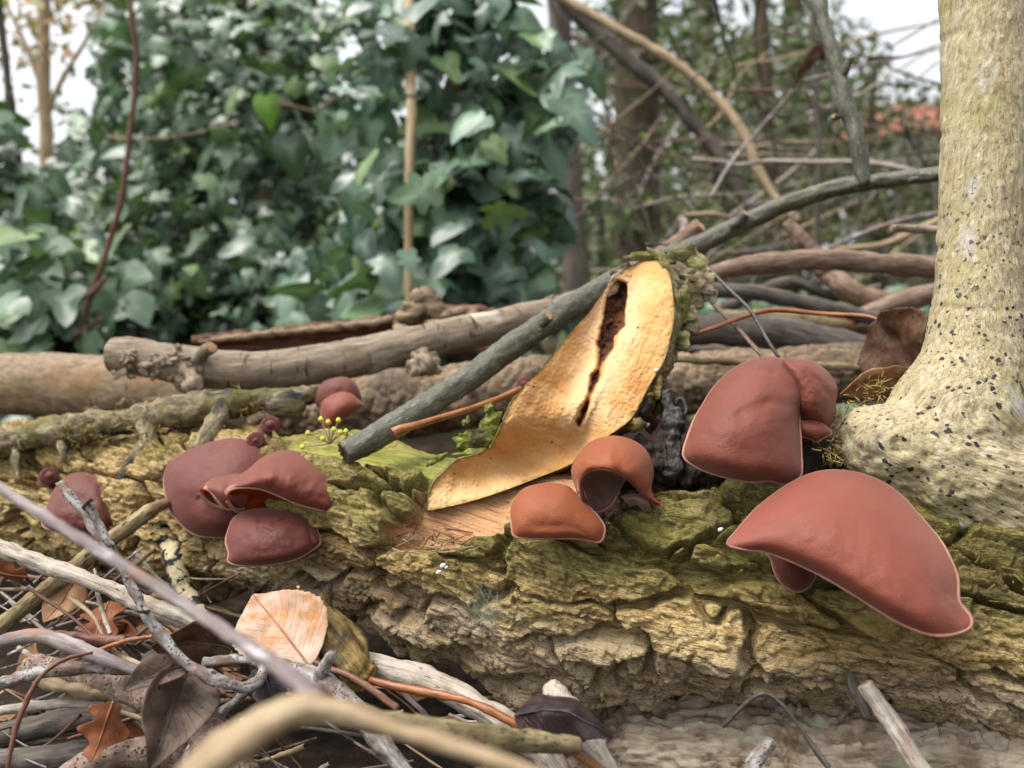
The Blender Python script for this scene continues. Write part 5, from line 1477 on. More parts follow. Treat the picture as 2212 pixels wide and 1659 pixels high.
# ------------------------------------------------------------------ sticks over the litter, near things first
sticks = [
    ('blurred_twig', [(-40, 1030, 0.185, 11), (120, 1130, 0.175, 12), (300, 1243, 0.165, 13), (480, 1360, 0.155, 15), (600, 1440, 0.138, 18), (690, 1515, 0.122, 22)], 'violet_twig', 'out-of-focus violet-grey twig slanting across in front of the litter', 'twig', R_smooth),
    ('blurred_stick', [(400, 1700, 0.104, 46), (500, 1610, 0.106, 42), (590, 1555, 0.108, 36), (670, 1533, 0.11, 32), (760, 1545, 0.11, 24), (880, 1580, 0.108, 19), (1040, 1630, 0.105, 18), (1200, 1690, 0.103, 18)], 'tan_twig', 'out-of-focus pale tan bent stick arching up from below', 'stick', R_smooth),
    ('blurred_stick', [(690, 1530, 0.165, 26), (800, 1555, 0.175, 26), (950, 1580, 0.19, 25), (1100, 1598, 0.205, 24), (1245, 1612, 0.22, 20)], 'green_stick', 'dull brown stick running back from the pale arched one', 'stick', R_smooth),
    ('whitish_stick', [(-40, 1168, 0.30, 15), (40, 1200, 0.295, 16), (75, 1213, 0.292, 18), (160, 1243, 0.288, 15), (260, 1283, 0.284, 16), (350, 1320, 0.282, 19), (450, 1362, 0.285, 16)], 'pale_stick', 'whitish weathered stick lying over the litter at the log foot', 'stick', R_fine),
    ('crossing_stick', [(-40, 1390, 0.31, 15), (60, 1305, 0.315, 16), (150, 1235, 0.32, 17), (240, 1165, 0.325, 16), (310, 1115, 0.335, 15), (360, 1085, 0.345, 12)], 'green_stick', 'greenish-tan stick passing under the whitish one and up onto the log', 'stick', R_fine),
    ('thorny_twig', [(128, 1043, 0.262, 8), (165, 1085, 0.258, 9), (210, 1145, 0.254, 9), (255, 1210, 0.252, 8), (290, 1275, 0.25, 8), (325, 1340, 0.248, 8), (362, 1390, 0.247, 9), (400, 1430, 0.246, 10), (445, 1460, 0.245, 11), (500, 1478, 0.245, 13)], 'lichen_twig', 'grey lichened thorny twig standing up in front of the lone fungus', 'twig', R_fine),
    ('curved_twig', [(440, 1432, 0.262, 11), (500, 1425, 0.262, 12), (570, 1428, 0.26, 14), (630, 1445, 0.257, 15), (690, 1468, 0.253, 16), (735, 1495, 0.25, 18), (790, 1560, 0.245, 19), (860, 1650, 0.24, 19), (900, 1700, 0.24, 18)], 'lichen_twig', 'thick curved grey twig with a side loop, below the brightest pale leaf', 'twig', R_fine),
    ('pale_branch', [(770, 1420, 0.285, 18), (830, 1442, 0.28, 24), (900, 1462, 0.275, 26), (970, 1492, 0.27, 27), (1040, 1530, 0.265, 28), (1110, 1575, 0.262, 30), (1180, 1630, 0.258, 30), (1220, 1700, 0.255, 30)], 'pale_stick', 'weathered pale branch running from the yellow wood chunk down under the dark leaf', 'branch', R_fine),
    ('forked_branch', [(1190, 1480, 0.258, 18), (1215, 1530, 0.252, 34), (1250, 1590, 0.248, 40), (1290, 1650, 0.244, 34), (1320, 1720, 0.24, 32)], 'pale_stick', 'stout pale grey forked branch stub under the black-purple leaf', 'branch', R_fine),
    ('orange_vine', [(800, 1468, 0.262, 7), (850, 1482, 0.258, 8), (930, 1497, 0.255, 9), (1010, 1515, 0.252, 9), (1090, 1550, 0.248, 9), (1180, 1595, 0.244, 9), (1250, 1632, 0.24, 9), (1330, 1690, 0.236, 9)], 'orange_stem', 'shiny orange stem crossing the weathered pale branch', 'stem', R_smooth),
    ('red_twig', [(640, 1408, 0.27, 6), (700, 1440, 0.262, 7), (750, 1458, 0.258, 7), (800, 1488, 0.254, 8), (858, 1530, 0.25, 8)], 'red_twig', 'reddish twig dipping under the blurred tan stick', 'twig', R_smooth),
    ('purple_twig', [(760, 1510, 0.25, 10), (800, 1580, 0.245, 11), (850, 1650, 0.24, 11)], 'violet_twig', 'purple-grey twig beside the thick curved one', 'twig', R_smooth),
    ('wood_chunk', [(640, 1300, 0.292, 18), (680, 1330, 0.284, 34), (720, 1385, 0.276, 36), (770, 1445, 0.27, 34), (795, 1470, 0.268, 20)], 'yellow_wood', 'broken yellowish rotten wood chunk leaning beside the brightest pale leaf', 'wood chunk', bark_rough(0.0024, (60, 170, 170), 0.0045, (35, 240, 240))),
    ('black_twig', [(636, 1330, 0.296, 6), (640, 1290, 0.294, 5), (644, 1268, 0.292, 6)], 'wet_bark', 'short black twig with a glistening knob beside the pale leaf tip', 'twig', R_smooth),
    ('cut_stick', [(1870, 1478, 0.246, 17), (1905, 1530, 0.243, 18), (1950, 1600, 0.238, 18), (2020, 1710, 0.23, 18)], 'pale_stick', 'cream stick with a torn dark end leaning on the lower grey log', 'stick', R_fine),
    ('cut_stick', [(1832, 1450, 0.262, 6), (1852, 1500, 0.256, 10), (1875, 1550, 0.25, 8)], 'dim_stick', 'thin dark splinter beside the cream stick', 'stick', R_fine),
    ('bent_stem', [(1562, 1570, 0.248, 4), (1595, 1535, 0.246, 5), (1635, 1503, 0.244, 5), (1665, 1502, 0.243, 5), (1700, 1535, 0.24, 5), (1740, 1590, 0.237, 5), (1790, 1660, 0.233, 6)], 'dark_branch', 'thin brown stem bent like an arch over the lower grey log', 'stem', R_smooth),
    ('grey_stub', [(1600, 1700, 0.235, 16), (1630, 1650, 0.237, 14), (1655, 1618, 0.24, 13), (1665, 1600, 0.242, 10)], 'lichen_twig', 'grey broken stub rising at the foot of the lower grey log', 'stick', R_fine),
    ('speckled_branch', [(60, 1440, 0.285, 22), (150, 1455, 0.28, 26), (240, 1480, 0.272, 30), (330, 1505, 0.265, 34), (400, 1545, 0.258, 37), (460, 1600, 0.25, 40), (520, 1690, 0.245, 40)], 'speckled', 'thick reddish speckled branch under the drooping leaf', 'branch', R_fine),
    ('bottom_branch', [(120, 1690, 0.25, 28), (200, 1650, 0.25, 30), (300, 1622, 0.255, 30), (400, 1640, 0.26, 26)], 'speckled', 'grey speckled branch lying lowest under the rust-red leaf', 'branch', R_fine),
    ('grey_twig', [(-40, 1400, 0.27, 12), (30, 1380, 0.268, 13), (90, 1374, 0.266, 14), (150, 1392, 0.264, 14), (220, 1420, 0.262, 13), (300, 1450, 0.262, 11)], 'violet_twig', 'violet-grey twig curving over the speckled branch', 'twig', R_fine),
    ('grey_twig', [(-40, 1492, 0.262, 10), (50, 1462, 0.26, 12), (130, 1447, 0.26, 12), (200, 1440, 0.262, 12), (310, 1452, 0.265, 12)], 'lichen_twig', 'pale flaking twig with fine side shoots, below the violet-grey one', 'twig', R_knob),
    ('grey_twig', [(-40, 1545, 0.27, 9), (60, 1525, 0.27, 10), (140, 1518, 0.27, 10), (225, 1522, 0.272, 9)], 'pale_stick', 'pale arched twig over the dark hollow in the litter', 'twig', R_fine),
    ('orange_twig', [(10, 1700, 0.235, 5), (28, 1600, 0.238, 6), (55, 1520, 0.242, 6), (90, 1460, 0.246, 5), (140, 1425, 0.25, 5), (200, 1410, 0.255, 4)], 'red_twig', 'long thin orange-brown twig curving down past the dark hollow', 'twig', R_smooth),
    ('dark_stick', [(-60, 1600, 0.31, 26), (60, 1575, 0.31, 27), (200, 1545, 0.31, 27), (330, 1530, 0.31, 22)], 'dim_stick', 'dark stick deep inside the hollow of the litter', 'stick', R_fine),
    ('dark_stick', [(-60, 1650, 0.285, 22), (60, 1640, 0.285, 24), (180, 1625, 0.285, 24), (280, 1612, 0.285, 18)], 'dim_stick', 'dark weathered stick beneath the rust-red leaf', 'stick', R_fine),
    ('tan_stick', [(60, 1455, 0.275, 7), (120, 1478, 0.27, 12), (180, 1495, 0.268, 12), (232, 1504, 0.268, 8)], 'tan_twig', 'short flaking tan stick above the dark hollow', 'stick', R_knob),
    ('dark_twig', [(380, 1495, 0.262, 12), (440, 1530, 0.258, 12), (500, 1590, 0.252, 11), (540, 1640, 0.25, 10)], 'dim_stick', 'dark twig slanting under the twig loop', 'twig', R_fine),
    ('grey_twig', [(530, 1490, 0.262, 9), (490, 1530, 0.26, 10), (440, 1570, 0.256, 11), (415, 1620, 0.252, 14), (405, 1680, 0.25, 15)], 'lichen_twig', 'grey twig with a pale fork, crossing the thick speckled branch', 'twig', R_knob),
    ('red_twig', [(150, 1430, 0.272, 4), (215, 1405, 0.27, 5), (270, 1385, 0.268, 5), (330, 1375, 0.268, 5)], 'orange_stem', 'thin orange twig tucked under the dark crumpled leaf', 'twig', R_smooth),
    ('brown_twig', [(100, 1370, 0.28, 10), (180, 1378, 0.278, 12), (270, 1384, 0.276, 11)], 'red_twig', 'short dark brown twig lying beside the ochre leaf', 'twig', R_knob),
    ('grey_twig', [(150, 1290, 0.29, 4), (200, 1330, 0.285, 4), (240, 1400, 0.28, 5), (310, 1440, 0.272, 6)], 'tan_twig', 'thin tan stem zigzagging below the crossing sticks', 'twig', R_smooth),
    ('grass_stem', [(205, 1230, 0.30, 3), (212, 1290, 0.29, 4), (238, 1370, 0.28, 4)], 'pale_stick', 'pale dry grass stem standing between the crossing sticks', 'stem', R_smooth),
    ('grass_stem', [(60, 1270, 0.30, 3), (150, 1330, 0.29, 3.5), (230, 1400, 0.28, 3)], 'red_twig', 'dry reddish stem slanting through the litter under the whitish stick', 'stem', R_smooth),
]
for nm, pts, mt, lab, ct_, rg_ in sticks:
    big = max(p[3] for p in pts) > 14
    branch(nm, pts, mt, lab, ct_, k=110 if big else 70, n=18 if big else 11, amp=0.10, rough=rg_, end='cut_end')
tt = bpy.data.objects['thorny_twig']
for pts in ([(283, 1226, 0.25, 6), (297, 1218, 0.247, 3), (323, 1200, 0.243, 0.6)], [(320, 1322, 0.248, 5), (305, 1322, 0.244, 3), (290, 1320, 0.24, 0.6)], [(178, 1100, 0.257, 4), (186, 1088, 0.254, 4), (196, 1080, 0.252, 5)]):
    branch('thorn', pts, 'dark_branch', parent=tt, k=14, n=8, amp=0.02)
branch('side_twig', [(195, 1090, 0.255, 8), (205, 1115, 0.254, 9), (222, 1150, 0.253, 9), (240, 1180, 0.252, 8)], 'lichen_twig', parent=tt, k=20, n=10, amp=0.2)
ct = bpy.data.objects['curved_twig']
branch('side_loop', [(565, 1430, 0.258, 9), (572, 1450, 0.252, 11), (555, 1475, 0.248, 12), (525, 1484, 0.246, 12), (495, 1478, 0.245, 12)], 'lichen_twig', parent=ct, k=40, n=12, amp=0.12, rough=R_fine)
branch('side_stub', [(690, 1465, 0.252, 14), (702, 1440, 0.25, 12), (715, 1415, 0.249, 11), (718, 1405, 0.249, 7)], 'lichen_twig', parent=ct, k=20, n=12, amp=0.15, rough=R_fine)
fb = bpy.data.objects['blurred_stick']

# lower log of grey bark under the main one
def grey_rough(q, s):
    w_ = np.stack([fbm(q * 50, 3, 1), fbm(q * 50, 3, 4), fbm(q * 50, 3, 7)], -1) * 0.006
    f1, f2, _ = cells((q + w_) * np.array([20, 80, 80]), 6.0)
    t_ = fbm(q * np.array([40, 170, 170]), 4, 3) * 0.003
    return sstep(0.0, 0.12, f2 - f1) * 0.0025 + t_ * 1.5 + fbm(q * np.array([180, 420, 420]), 3, 8) * 0.0016
branch('lower_log', [(1200, 1690, 0.335, 70), (1340, 1650, 0.325, 110), (1480, 1650, 0.31, 150), (1700, 1670, 0.30, 175), (1950, 1680, 0.29, 185), (2200, 1690, 0.288, 190), (2450, 1690, 0.288, 190)], 'grey_bark',
       'rough grey-barked log lying under the rotten log, below the drooping fungus', 'log', k=520, n=220, amp=0.05, rough=grey_rough)

# ------------------------------------------------------------------ litter that fills the gaps
rl = random.Random(5)
def litter_twig(x, y, d, ln, ang, r, mat):
    pts = []
    for t_ in (-0.5, -0.17, 0.17, 0.5):
        pts.append((x + math.cos(ang) * ln * t_ + rl.uniform(-6, 6), y + math.sin(ang) * ln * t_ + rl.uniform(-6, 6), d + t_ * rl.uniform(-0.03, 0.03), r * rl.uniform(0.7, 1.1)))
    adj = {'violet_twig': 'violet-grey', 'tan_twig': 'tan', 'red_twig': 'reddish-brown', 'pale_stick': 'whitish', 'dim_stick': 'dark grey', 'green_stick': 'olive-brown', 'lichen_twig': 'flecked grey'}[mat]
    branch('litter_twig', pts, mat, 'thin %s dry twig lying loose in the leaf litter below the log' % adj, 'twig', 'loose %s twigs in the litter' % adj, k=24, n=8, amp=0.14)
for i in range(135):
    y = rl.uniform(1230, 1680)
    x = rl.uniform(-60, 720 if y < 1480 else 1350)
    if x > 500 and y < 1400:
        continue
    d = 0.36 - (y - 1230) / 450 * 0.075 + rl.uniform(-0.015, 0.02)
    litter_twig(x, y, d, rl.uniform(80, 320), rl.uniform(-0.7, 0.9), rl.uniform(1.6, 6), rl.choice(['violet_twig', 'tan_twig', 'red_twig', 'pale_stick', 'dim_stick', 'green_stick', 'lichen_twig']))
for i in range(46):
    y = rl.uniform(1220, 1680)
    x = rl.uniform(-60, 700 if y < 1480 else 1400)
    d = 0.37 - (y - 1230) / 450 * 0.07 + rl.uniform(0.0, 0.02)
    a = rl.uniform(0, 6.28)
    ln = rl.uniform(60, 120)
    lm = rl.choice(['leaf_brown', 'leaf_rust', 'leaf_tan', 'leaf_grey', 'leaf_purple'])
    lw = {'leaf_brown': 'dark brown', 'leaf_rust': 'rust-orange', 'leaf_tan': 'tan', 'leaf_grey': 'grey-brown', 'leaf_purple': 'blackish'}[lm]
    dry_leaf('litter_leaf', (x, y, d), (x + math.cos(a) * ln, y + math.sin(a) * ln * 0.5, d + rl.uniform(-0.01, 0.02)), rl.uniform(40, 90), lm, 'dead %s leaf mixed into the litter under the twigs' % lw, 'leaf', 'dead %s leaves in the litter' % lw, roll=rl.uniform(-0.9, 0.9), fold=rl.uniform(0, 0.6), curl=rl.uniform(-0.15, 0.15), kind=rl.choice(['ovate', 'oak', 'lance']), seed=30 + i, nu=20, nv=10)

# umbel of ivy buds, white specks, cobweb
um = empty('ivy_umbel', at(713, 958, 0.338))
tag(um, 'tiny yellow-green umbel of dried ivy buds standing on the bare wood', 'flower head')
M['bud'] = Nodes('yellow_bud').done(lin(186, 190, 72), 0.6)
for i, (dx, dy) in enumerate(((-48, -22), (-20, -52), (-4, -46), (18, -50), (34, -26), (22, -24), (-16, -10), (-60, 8), (8, -30), (40, -6))):
    branch('bud_stalk', [(713, 958, 0.338, 1.6), (713 + dx * 0.5, 958 + dy * 0.55, 0.336, 1.2), (713 + dx, 958 + dy, 0.334, 1.2)], 'tan_twig', parent=um, k=8, n=5, amp=0)
    V, F_, bk_, mi = tube_geo([(713 + dx, 958 + dy + 6, 0.334, 2), (713 + dx, 958 + dy, 0.334, 6), (713 + dx, 958 + dy - 6, 0.334, 3)], 7, 8, 0.1)
    obj('bud', V, F_, [M['bud'], M['bud']], um, {'bk': bk_}, matidx=mi)
M['white'] = Nodes('white_shell').done(lin(214, 208, 206), 0.35)
for i in range(26):                               # torn fibres on the stripped wood
    x, y = rl.uniform(840, 1010), rl.uniform(1130, 1195)
    d = log_depth(x, y) - 0.001
    branch('wood_splinter', [(x, y, d, 1.6), (x + rl.uniform(-14, 30), y + rl.uniform(-12, 12), d - 0.003, 1.8), (x + rl.uniform(-30, 60), y + rl.uniform(-20, 24), d - 0.002, 0.8)], rl.choice(['tan_twig', 'red_twig', 'green_stick']), parent=log_root, k=8, n=5, amp=0.1)
for (x, y, r, d) in ((957, 1222, 5, 0.2795), (948, 1236, 4.5, 0.279), (964, 1226, 3.5, 0.2795), (1557, 1144, 4.5, 0.263), (1418, 800, 4, 0.318), (1398, 918, 5, 0.318)):
    V, F_, bk_, mi = tube_geo([(x - r, y + r * 0.5, d, r * 0.5), (x - r * 0.3, y, d - 0.001, r), (x + r * 0.4, y - r * 0.3, d - 0.001, r * 0.8), (x + r, y - r * 0.6, d, r * 0.25)], 9, 9, 0.1)
    tag(obj('snail_shell', V, F_, [M['white'], M['white']], None, {'bk': bk_}, matidx=mi), {957: 'tiny whitish shell in a trio on the bark below the flat orange fungus', 948: 'tiny whitish shell in a trio on the bark below the flat orange fungus', 964: 'tiny whitish shell in a trio on the bark below the flat orange fungus', 1557: 'single white speck of shell on the bark by the tip of the largest fungus', 1418: 'white speck of shell at the edge of the cut face', 1398: 'glassy white speck beside the shrunken angular fungus'}[x], 'shell', 'white specks on the bark')
N = Nodes('cobweb_silk')
N.done(lin(150, 160, 140), 0.6)
N.b.inputs['Alpha'].default_value = 0.35
M['web'] = N.mat
rw = np.random.default_rng(9)
wv, wf = [], []
for i in range(260):
    a = np.array([1050, 1312, 0.276]) + rw.normal(size=3) * np.array([26, 22, 0.001])
    b = a + rw.normal(size=3) * np.array([26, 24, 0.002]) + np.array([0, 8, 0])
    A_, B_ = at(*a), at(*b)
    s_ = np.cross(B_ - A_, np.array([0, 1, 0.2]))
    s_ = s_ / (np.linalg.norm(s_) + 1e-9) * 0.00009
    k_ = len(wv)
    wv += [A_ - s_, A_ + s_, B_ + s_, B_ - s_]
    wf.append((k_, k_ + 1, k_ + 2, k_ + 3))
tag(obj('cobweb', np.array(wv), np.array(wf), M['web']), 'greenish dusty cobweb funnel in a crevice of the rotten bark', 'cobweb')

# ------------------------------------------------------------------ ivy
def ivy_leaf_mesh(name, kind, seed, curl):
    if kind == 0:      # five-lobed
        out = [(0, 0.02), (0.16, -0.14), (0.34, -0.12), (0.40, 0.06), (0.30, 0.18), (0.50, 0.34), (0.42, 0.46), (0.24, 0.50), (0.20, 0.72), (0.10, 0.92), (0, 1.0)]
    elif kind == 1:    # three-lobed, arrow
        out = [(0, 0.03), (0.14, -0.10), (0.32, -0.06), (0.46, 0.10), (0.36, 0.28), (0.24, 0.44), (0.22, 0.62), (0.13, 0.84), (0, 1.0)]
    else:              # entire, heart-shaped
        out = [(0, 0.04), (0.14, -0.08), (0.30, -0.03), (0.40, 0.14), (0.38, 0.34), (0.28, 0.56), (0.15, 0.80), (0, 1.0)]
    V, fcs, vein = [], [], []
    c_ = (0, 0.30)
    full = out + [(-x, y) for (x, y) in reversed(out[1:-1])]
    ring = []
    for s_, vv in ((0.0, 1.0), (0.55, 0.45), (1.0, 0.0)):
        if s_ == 0.0:
            V.append((c_[0], c_[1], 0.0)); vein.append(1.0)
            continue
        r_ = []
        for i, (x, y) in enumerate(full):
            px_, py_ = c_[0] + (x - c_[0]) * s_, c_[1] + (y - c_[1]) * s_
            z = -0.22 * curl * (px_ ** 2 * 2.2 + (py_ - 0.3) ** 2 * 0.9) + 0.12 * abs(px_) + 0.03 * math.sin(seed * 7 + px_ * 9 + py_ * 5)
            r_.append(len(V))
            V.append((px_, py_, z))
            rr_ = math.hypot(x, y - 0.3)
            vein.append(vv * (1.0 if rr_ > 0.42 or abs(x) < 0.01 else 0.2))
        ring.append(r_)
    m_ = len(full)
    tri = [(0, ring[0][i], ring[0][(i + 1) % m_]) for i in range(m_)]
    quad = [(ring[0][i], ring[1][i], ring[1][(i + 1) % m_], ring[0][(i + 1) % m_]) for i in range(m_)]
    V = np.array(V)
    tri, quad = np.array(tri)[:, ::-1], np.array(quad)[:, ::-1]
    return V, [quad, tri], np.array(vein)


rv_ = np.random.default_rng(21)
IVY = [ivy_leaf_mesh('ivy_leaf', k_, s_, c_) for k_, s_, c_ in ((0, 1, 1.0), (0, 2, 2.2), (1, 3, 1.4), (1, 4, -0.6), (2, 5, 1.6), (0, 6, 0.4))]


def leaf_frames(n, r_, face=(0, -0.75, 0.65), spread=0.55, droop=1.0):
    nr = np.asarray(face) + r_.normal(size=(n, 3)) * spread
    nr /= np.linalg.norm(nr, axis=1)[:, None]
    tp = np.array([0, -0.15, -droop]) + r_.normal(size=(n, 3)) * np.array([0.8, 0.3, 0.45])
    tp -= nr * (tp * nr).sum(1)[:, None]
    tp /= np.linalg.norm(tp, axis=1)[:, None]
    return np.cross(tp, nr), tp, nr


def leaf_cloud(name, P, S, mat, parent, r_, variants=None, face=(0, -0.75, 0.65), spread=0.55, droop=1.0, kind='stuff', simple=False):
    """every leaf a real bent blade; one mesh"""
    n = len(P)
    X_, Y_, Z_ = leaf_frames(n, r_, face, spread, droop)
    Vs, Qs, Ts, rd, vn = [], [], [], [], []
    off = 0
    which = r_.integers(0, len(IVY), n)
    for k_, (lv, lf, lvein) in enumerate(IVY):
        if simple:
            lv = np.array([(0, 0, 0), (0.28, 0.4, 0.05), (0, 1.0, -0.08), (-0.28, 0.4, 0.05)])
            lq, lt, lvein = np.array([(0, 1, 2, 3)]), np.zeros((0, 3), int), np.zeros(4)
        else:
            lq, lt = lf[0], lf[1]
        sel = np.nonzero(which == k_)[0]
        if not len(sel):
            continue
        W_ = P[sel][:, None, :] + (X_[sel][:, None, :] * lv[None, :, 0:1] + Y_[sel][:, None, :] * lv[None, :, 1:2] + Z_[sel][:, None, :] * lv[None, :, 2:3]) * S[sel][:, None, None]
        m_ = len(lv)
        o_ = off + np.arange(len(sel))[:, None, None] * m_
        Qs.append((lq[None] + o_).reshape(-1, 4))
        if len(lt):
            Ts.append((lt[None] + o_).reshape(-1, 3))
        Vs.append(W_.reshape(-1, 3))
        rd.append(np.repeat(r_.random(len(sel)), m_))
        vn.append(np.tile(lvein, len(sel)))
        off += len(sel) * m_
    fl = [np.vstack(Qs)] + ([np.vstack(Ts)] if Ts else [])
    o = obj(name, np.vstack(Vs), fl, M[mat], parent, {'rnd': np.concatenate(rd), 'vein': np.concatenate(vn)})
    o['kind'] = kind
    return o


IVYM = {}


def ivy_meshes(mat):
    if mat not in IVYM:
        IVYM[mat] = []
        for (lv, lf, lvein) in IVY:
            me = make_mesh('ivy_leaf', lv, lf, {'rnd': np.zeros(len(lv)), 'vein': lvein})
            me.materials.append(M[mat])
            IVYM[mat].append(me)
    return IVYM[mat]


def sample_blobs(blobs, r_):
    """blobs rows: x, y, rx, ry, count, depth, depth spread"""
    out = []
    for (x, y, rx, ry, n, d, ds) in blobs:
        n = int(n)
        rr_ = np.sqrt(r_.random(n))
        a = r_.random(n) * 2 * np.pi
        out.append(np.stack([x + rx * rr_ * np.cos(a), y + ry * rr_ * np.sin(a), d + r_.normal(size=n) * ds], 1))
    return np.vstack(out)


def ivy_plant(name, label, base, blobs, size, mat, seed, stems=(), parts=300, cat='ivy', group=None, face=(0, -0.75, 0.65), spread=0.55, droop=1.0, extra_name='leaf_mass'):
    r_ = np.random.default_rng(seed)
    root = empty(name, base)
    tag(root, label, cat, group)
    B = sample_blobs(blobs, r_)
    P = at(B[:, 0], B[:, 1], B[:, 2])
    keep = P[:, 2] > 0.01
    P, B = P[keep], B[keep]
    S = size * np.exp(r_.normal(size=len(P)) * 0.28)
    show = np.argsort(-(S / B[:, 2] - 0.02 * (B[:, 2] - B[:, 2].min())))   # nearest and largest become single leaves
    one, rest_ = show[:parts], show[parts:]
    X_, Y_, Z_ = leaf_frames(len(one), r_, face, spread, droop)
    ms = ivy_meshes(mat)
    for k_, i in enumerate(one):
        o = bpy.data.objects.new('leaf', ms[r_.integers(0, len(ms))])
        COL.objects.link(o)
        o.parent = root
        m_ = np.eye(4)
        m_[:3, 0], m_[:3, 1], m_[:3, 2], m_[:3, 3] = X_[k_] * S[i], Y_[k_] * S[i], Z_[k_] * S[i], P[i] - WLOC[root.name]
        o.matrix_local = Matrix(m_.tolist())
    if len(rest_):
        leaf_cloud(extra_name, P[rest_], S[rest_], mat, root, r_, face=face, spread=spread, droop=droop)
    for (nm, pts, mt) in stems:
        branch(nm, pts, mt, parent=root, k=40, n=14, amp=0.12, rough=bark_rough(0.004, (20, 40, 40)) if pts[0][3] > 20 else None)
    return root


# the near ivy round the pole in the middle
ivy_plant('ivy_on_post', 'glossy broad-leaved ivy climbing the dark trunk beside the bare tan pole', at(1000, 760, 1.15),
          [(1010, 200, 200, 220, 120, 1.10, 0.07), (1150, 170, 130, 130, 46, 1.02, 0.05), (1000, 420, 150, 160, 80, 1.10, 0.07), (1120, 480, 90, 160, 40, 1.12, 0.06), (880, 480, 150, 180, 90, 1.08, 0.08), (980, 600, 190, 110, 90, 1.12, 0.07), (820, 300, 110, 200, 34, 1.1, 0.08), (760, 620, 140, 120, 70, 1.12, 0.08), (1010, 0, 100, 90, 46, 1.1, 0.06), (850, 60, 120, 120, 34, 1.15, 0.06)],
          0.050, 'ivy_near', 1,
          stems=[('trunk', [(1010, 800, 1.22, 52), (1000, 600, 1.22, 46), (985, 400, 1.22, 44), (1010, 200, 1.22, 44), (1030, 0, 1.22, 44), (1040, -250, 1.24, 44)], 'dark_trunk'),
                 ('climbing_stem', [(930, 780, 1.18, 10), (955, 560, 1.17, 12), (930, 300, 1.17, 12), (900, 100, 1.17, 13), (905, -100, 1.18, 13)], 'dark_trunk')])
pole = branch('bare_pole', [(882, 760, 0.94, 9), (884, 640, 0.94, 10), (883, 450, 0.94, 10), (888, 250, 0.95, 11), (886, 150, 1.0, 12), (884, -80, 1.12, 12)], 'tan_trunk', 'straight bare tan pole standing in front of the broad-leaved ivy', 'pole', k=60, n=14, amp=0.08)
# ivy-clad trunks further left
ivy_plant('ivy_clad_tree', 'dense wall of small-leaved ivy smothering a tree, behind the reddish vine', at(380, 760, 1.8),
          [(380, 110, 190, 150, 442, 1.75, 0.12), (330, 330, 200, 150, 476, 1.70, 0.12), (420, 520, 210, 150, 510, 1.65, 0.12), (290, 620, 180, 110, 323, 1.6, 0.1), (520, 640, 150, 110, 255, 1.55, 0.1), (480, 250, 120, 160, 289, 1.75, 0.12)],
          0.040, 'ivy', 2,
          stems=[('trunk', [(380, 800, 1.9, 60), (370, 500, 1.9, 52), (385, 200, 1.9, 50), (380, -200, 1.95, 48)], 'dark_trunk'), ('climbing_stem', [(560, 780, 1.8, 12), (540, 500, 1.8, 12), (520, 200, 1.8, 12), (525, -50, 1.8, 12)], 'dark_trunk')])
ivy_plant('ivy_clad_tree', 'shadowy ivy-clad tree with a dark gap, between the small-leaved wall and the tan pole', at(650, 760, 2.0),
          [(600, 90, 130, 130, 255, 1.95, 0.15), (650, 300, 110, 160, 187, 1.95, 0.14), (690, 480, 110, 150, 204, 1.9, 0.14), (620, 640, 140, 110, 221, 1.8, 0.12), (730, 120, 90, 130, 60, 2.0, 0.1)],
          0.044, 'ivy', 3,
          stems=[('trunk', [(640, 800, 2.05, 46), (630, 500, 2.05, 42), (645, 200, 2.05, 40), (640, -200, 2.1, 40)], 'dark_trunk')])
ivy_plant('ivy_bush', 'low dark clump of large ivy leaves beside the thin upright stem', at(40, 760, 1.25),
          [(60, 480, 110, 110, 102, 1.3, 0.08), (110, 600, 150, 120, 153, 1.2, 0.08), (30, 680, 120, 90, 102, 1.15, 0.06), (200, 680, 120, 80, 102, 1.25, 0.08), (-40, 350, 60, 150, 68, 1.3, 0.08)],
          0.056, 'ivy', 4, stems=[('stem', [(60, 790, 1.4, 16), (70, 600, 1.4, 14), (40, 400, 1.4, 12), (20, 200, 1.4, 10)], 'dark_trunk')])
# ivy carpeting the ground
r_ = np.random.default_rng(31)
gx_ = r_.uniform(-2.6, 1.4, 1500)
gy_ = r_.uniform(1.0, 3.6, 1500)
gp = np.stack([gx_, gy_, ground_z(gx_, gy_) + r_.uniform(0.02, 0.16, 1500)], -1)
gi = empty('ground_ivy', (-0.6, 2.0, 0))
tag(gi, 'carpet of ivy covering the ground at the foot of the ivy-clad trees', 'ivy')
ordr = np.argsort(gy_)
X_, Y_, Z_ = leaf_frames(300, r_, (0, -0.6, 0.8), 0.45, 0.5)
for k_, i in enumerate(ordr[:300]):
    o = bpy.data.objects.new('leaf', ivy_meshes('ivy')[k_ % 6])
    COL.objects.link(o)
    o.parent = gi
    s_ = 0.058 * math.exp(r_.normal() * 0.25)
    m_ = np.eye(4)
    m_[:3, 0], m_[:3, 1], m_[:3, 2], m_[:3, 3] = X_[k_] * s_, Y_[k_] * s_, Z_[k_] * s_, gp[i] - WLOC[gi.name]
    o.matrix_local = Matrix(m_.tolist())
leaf_cloud('leaf_mass', gp[ordr[300:]], 0.056 * np.exp(r_.normal(size=1200) * 0.25), 'ivy', gi, r_, face=(0, -0.6, 0.8), spread=0.45, droop=0.5)

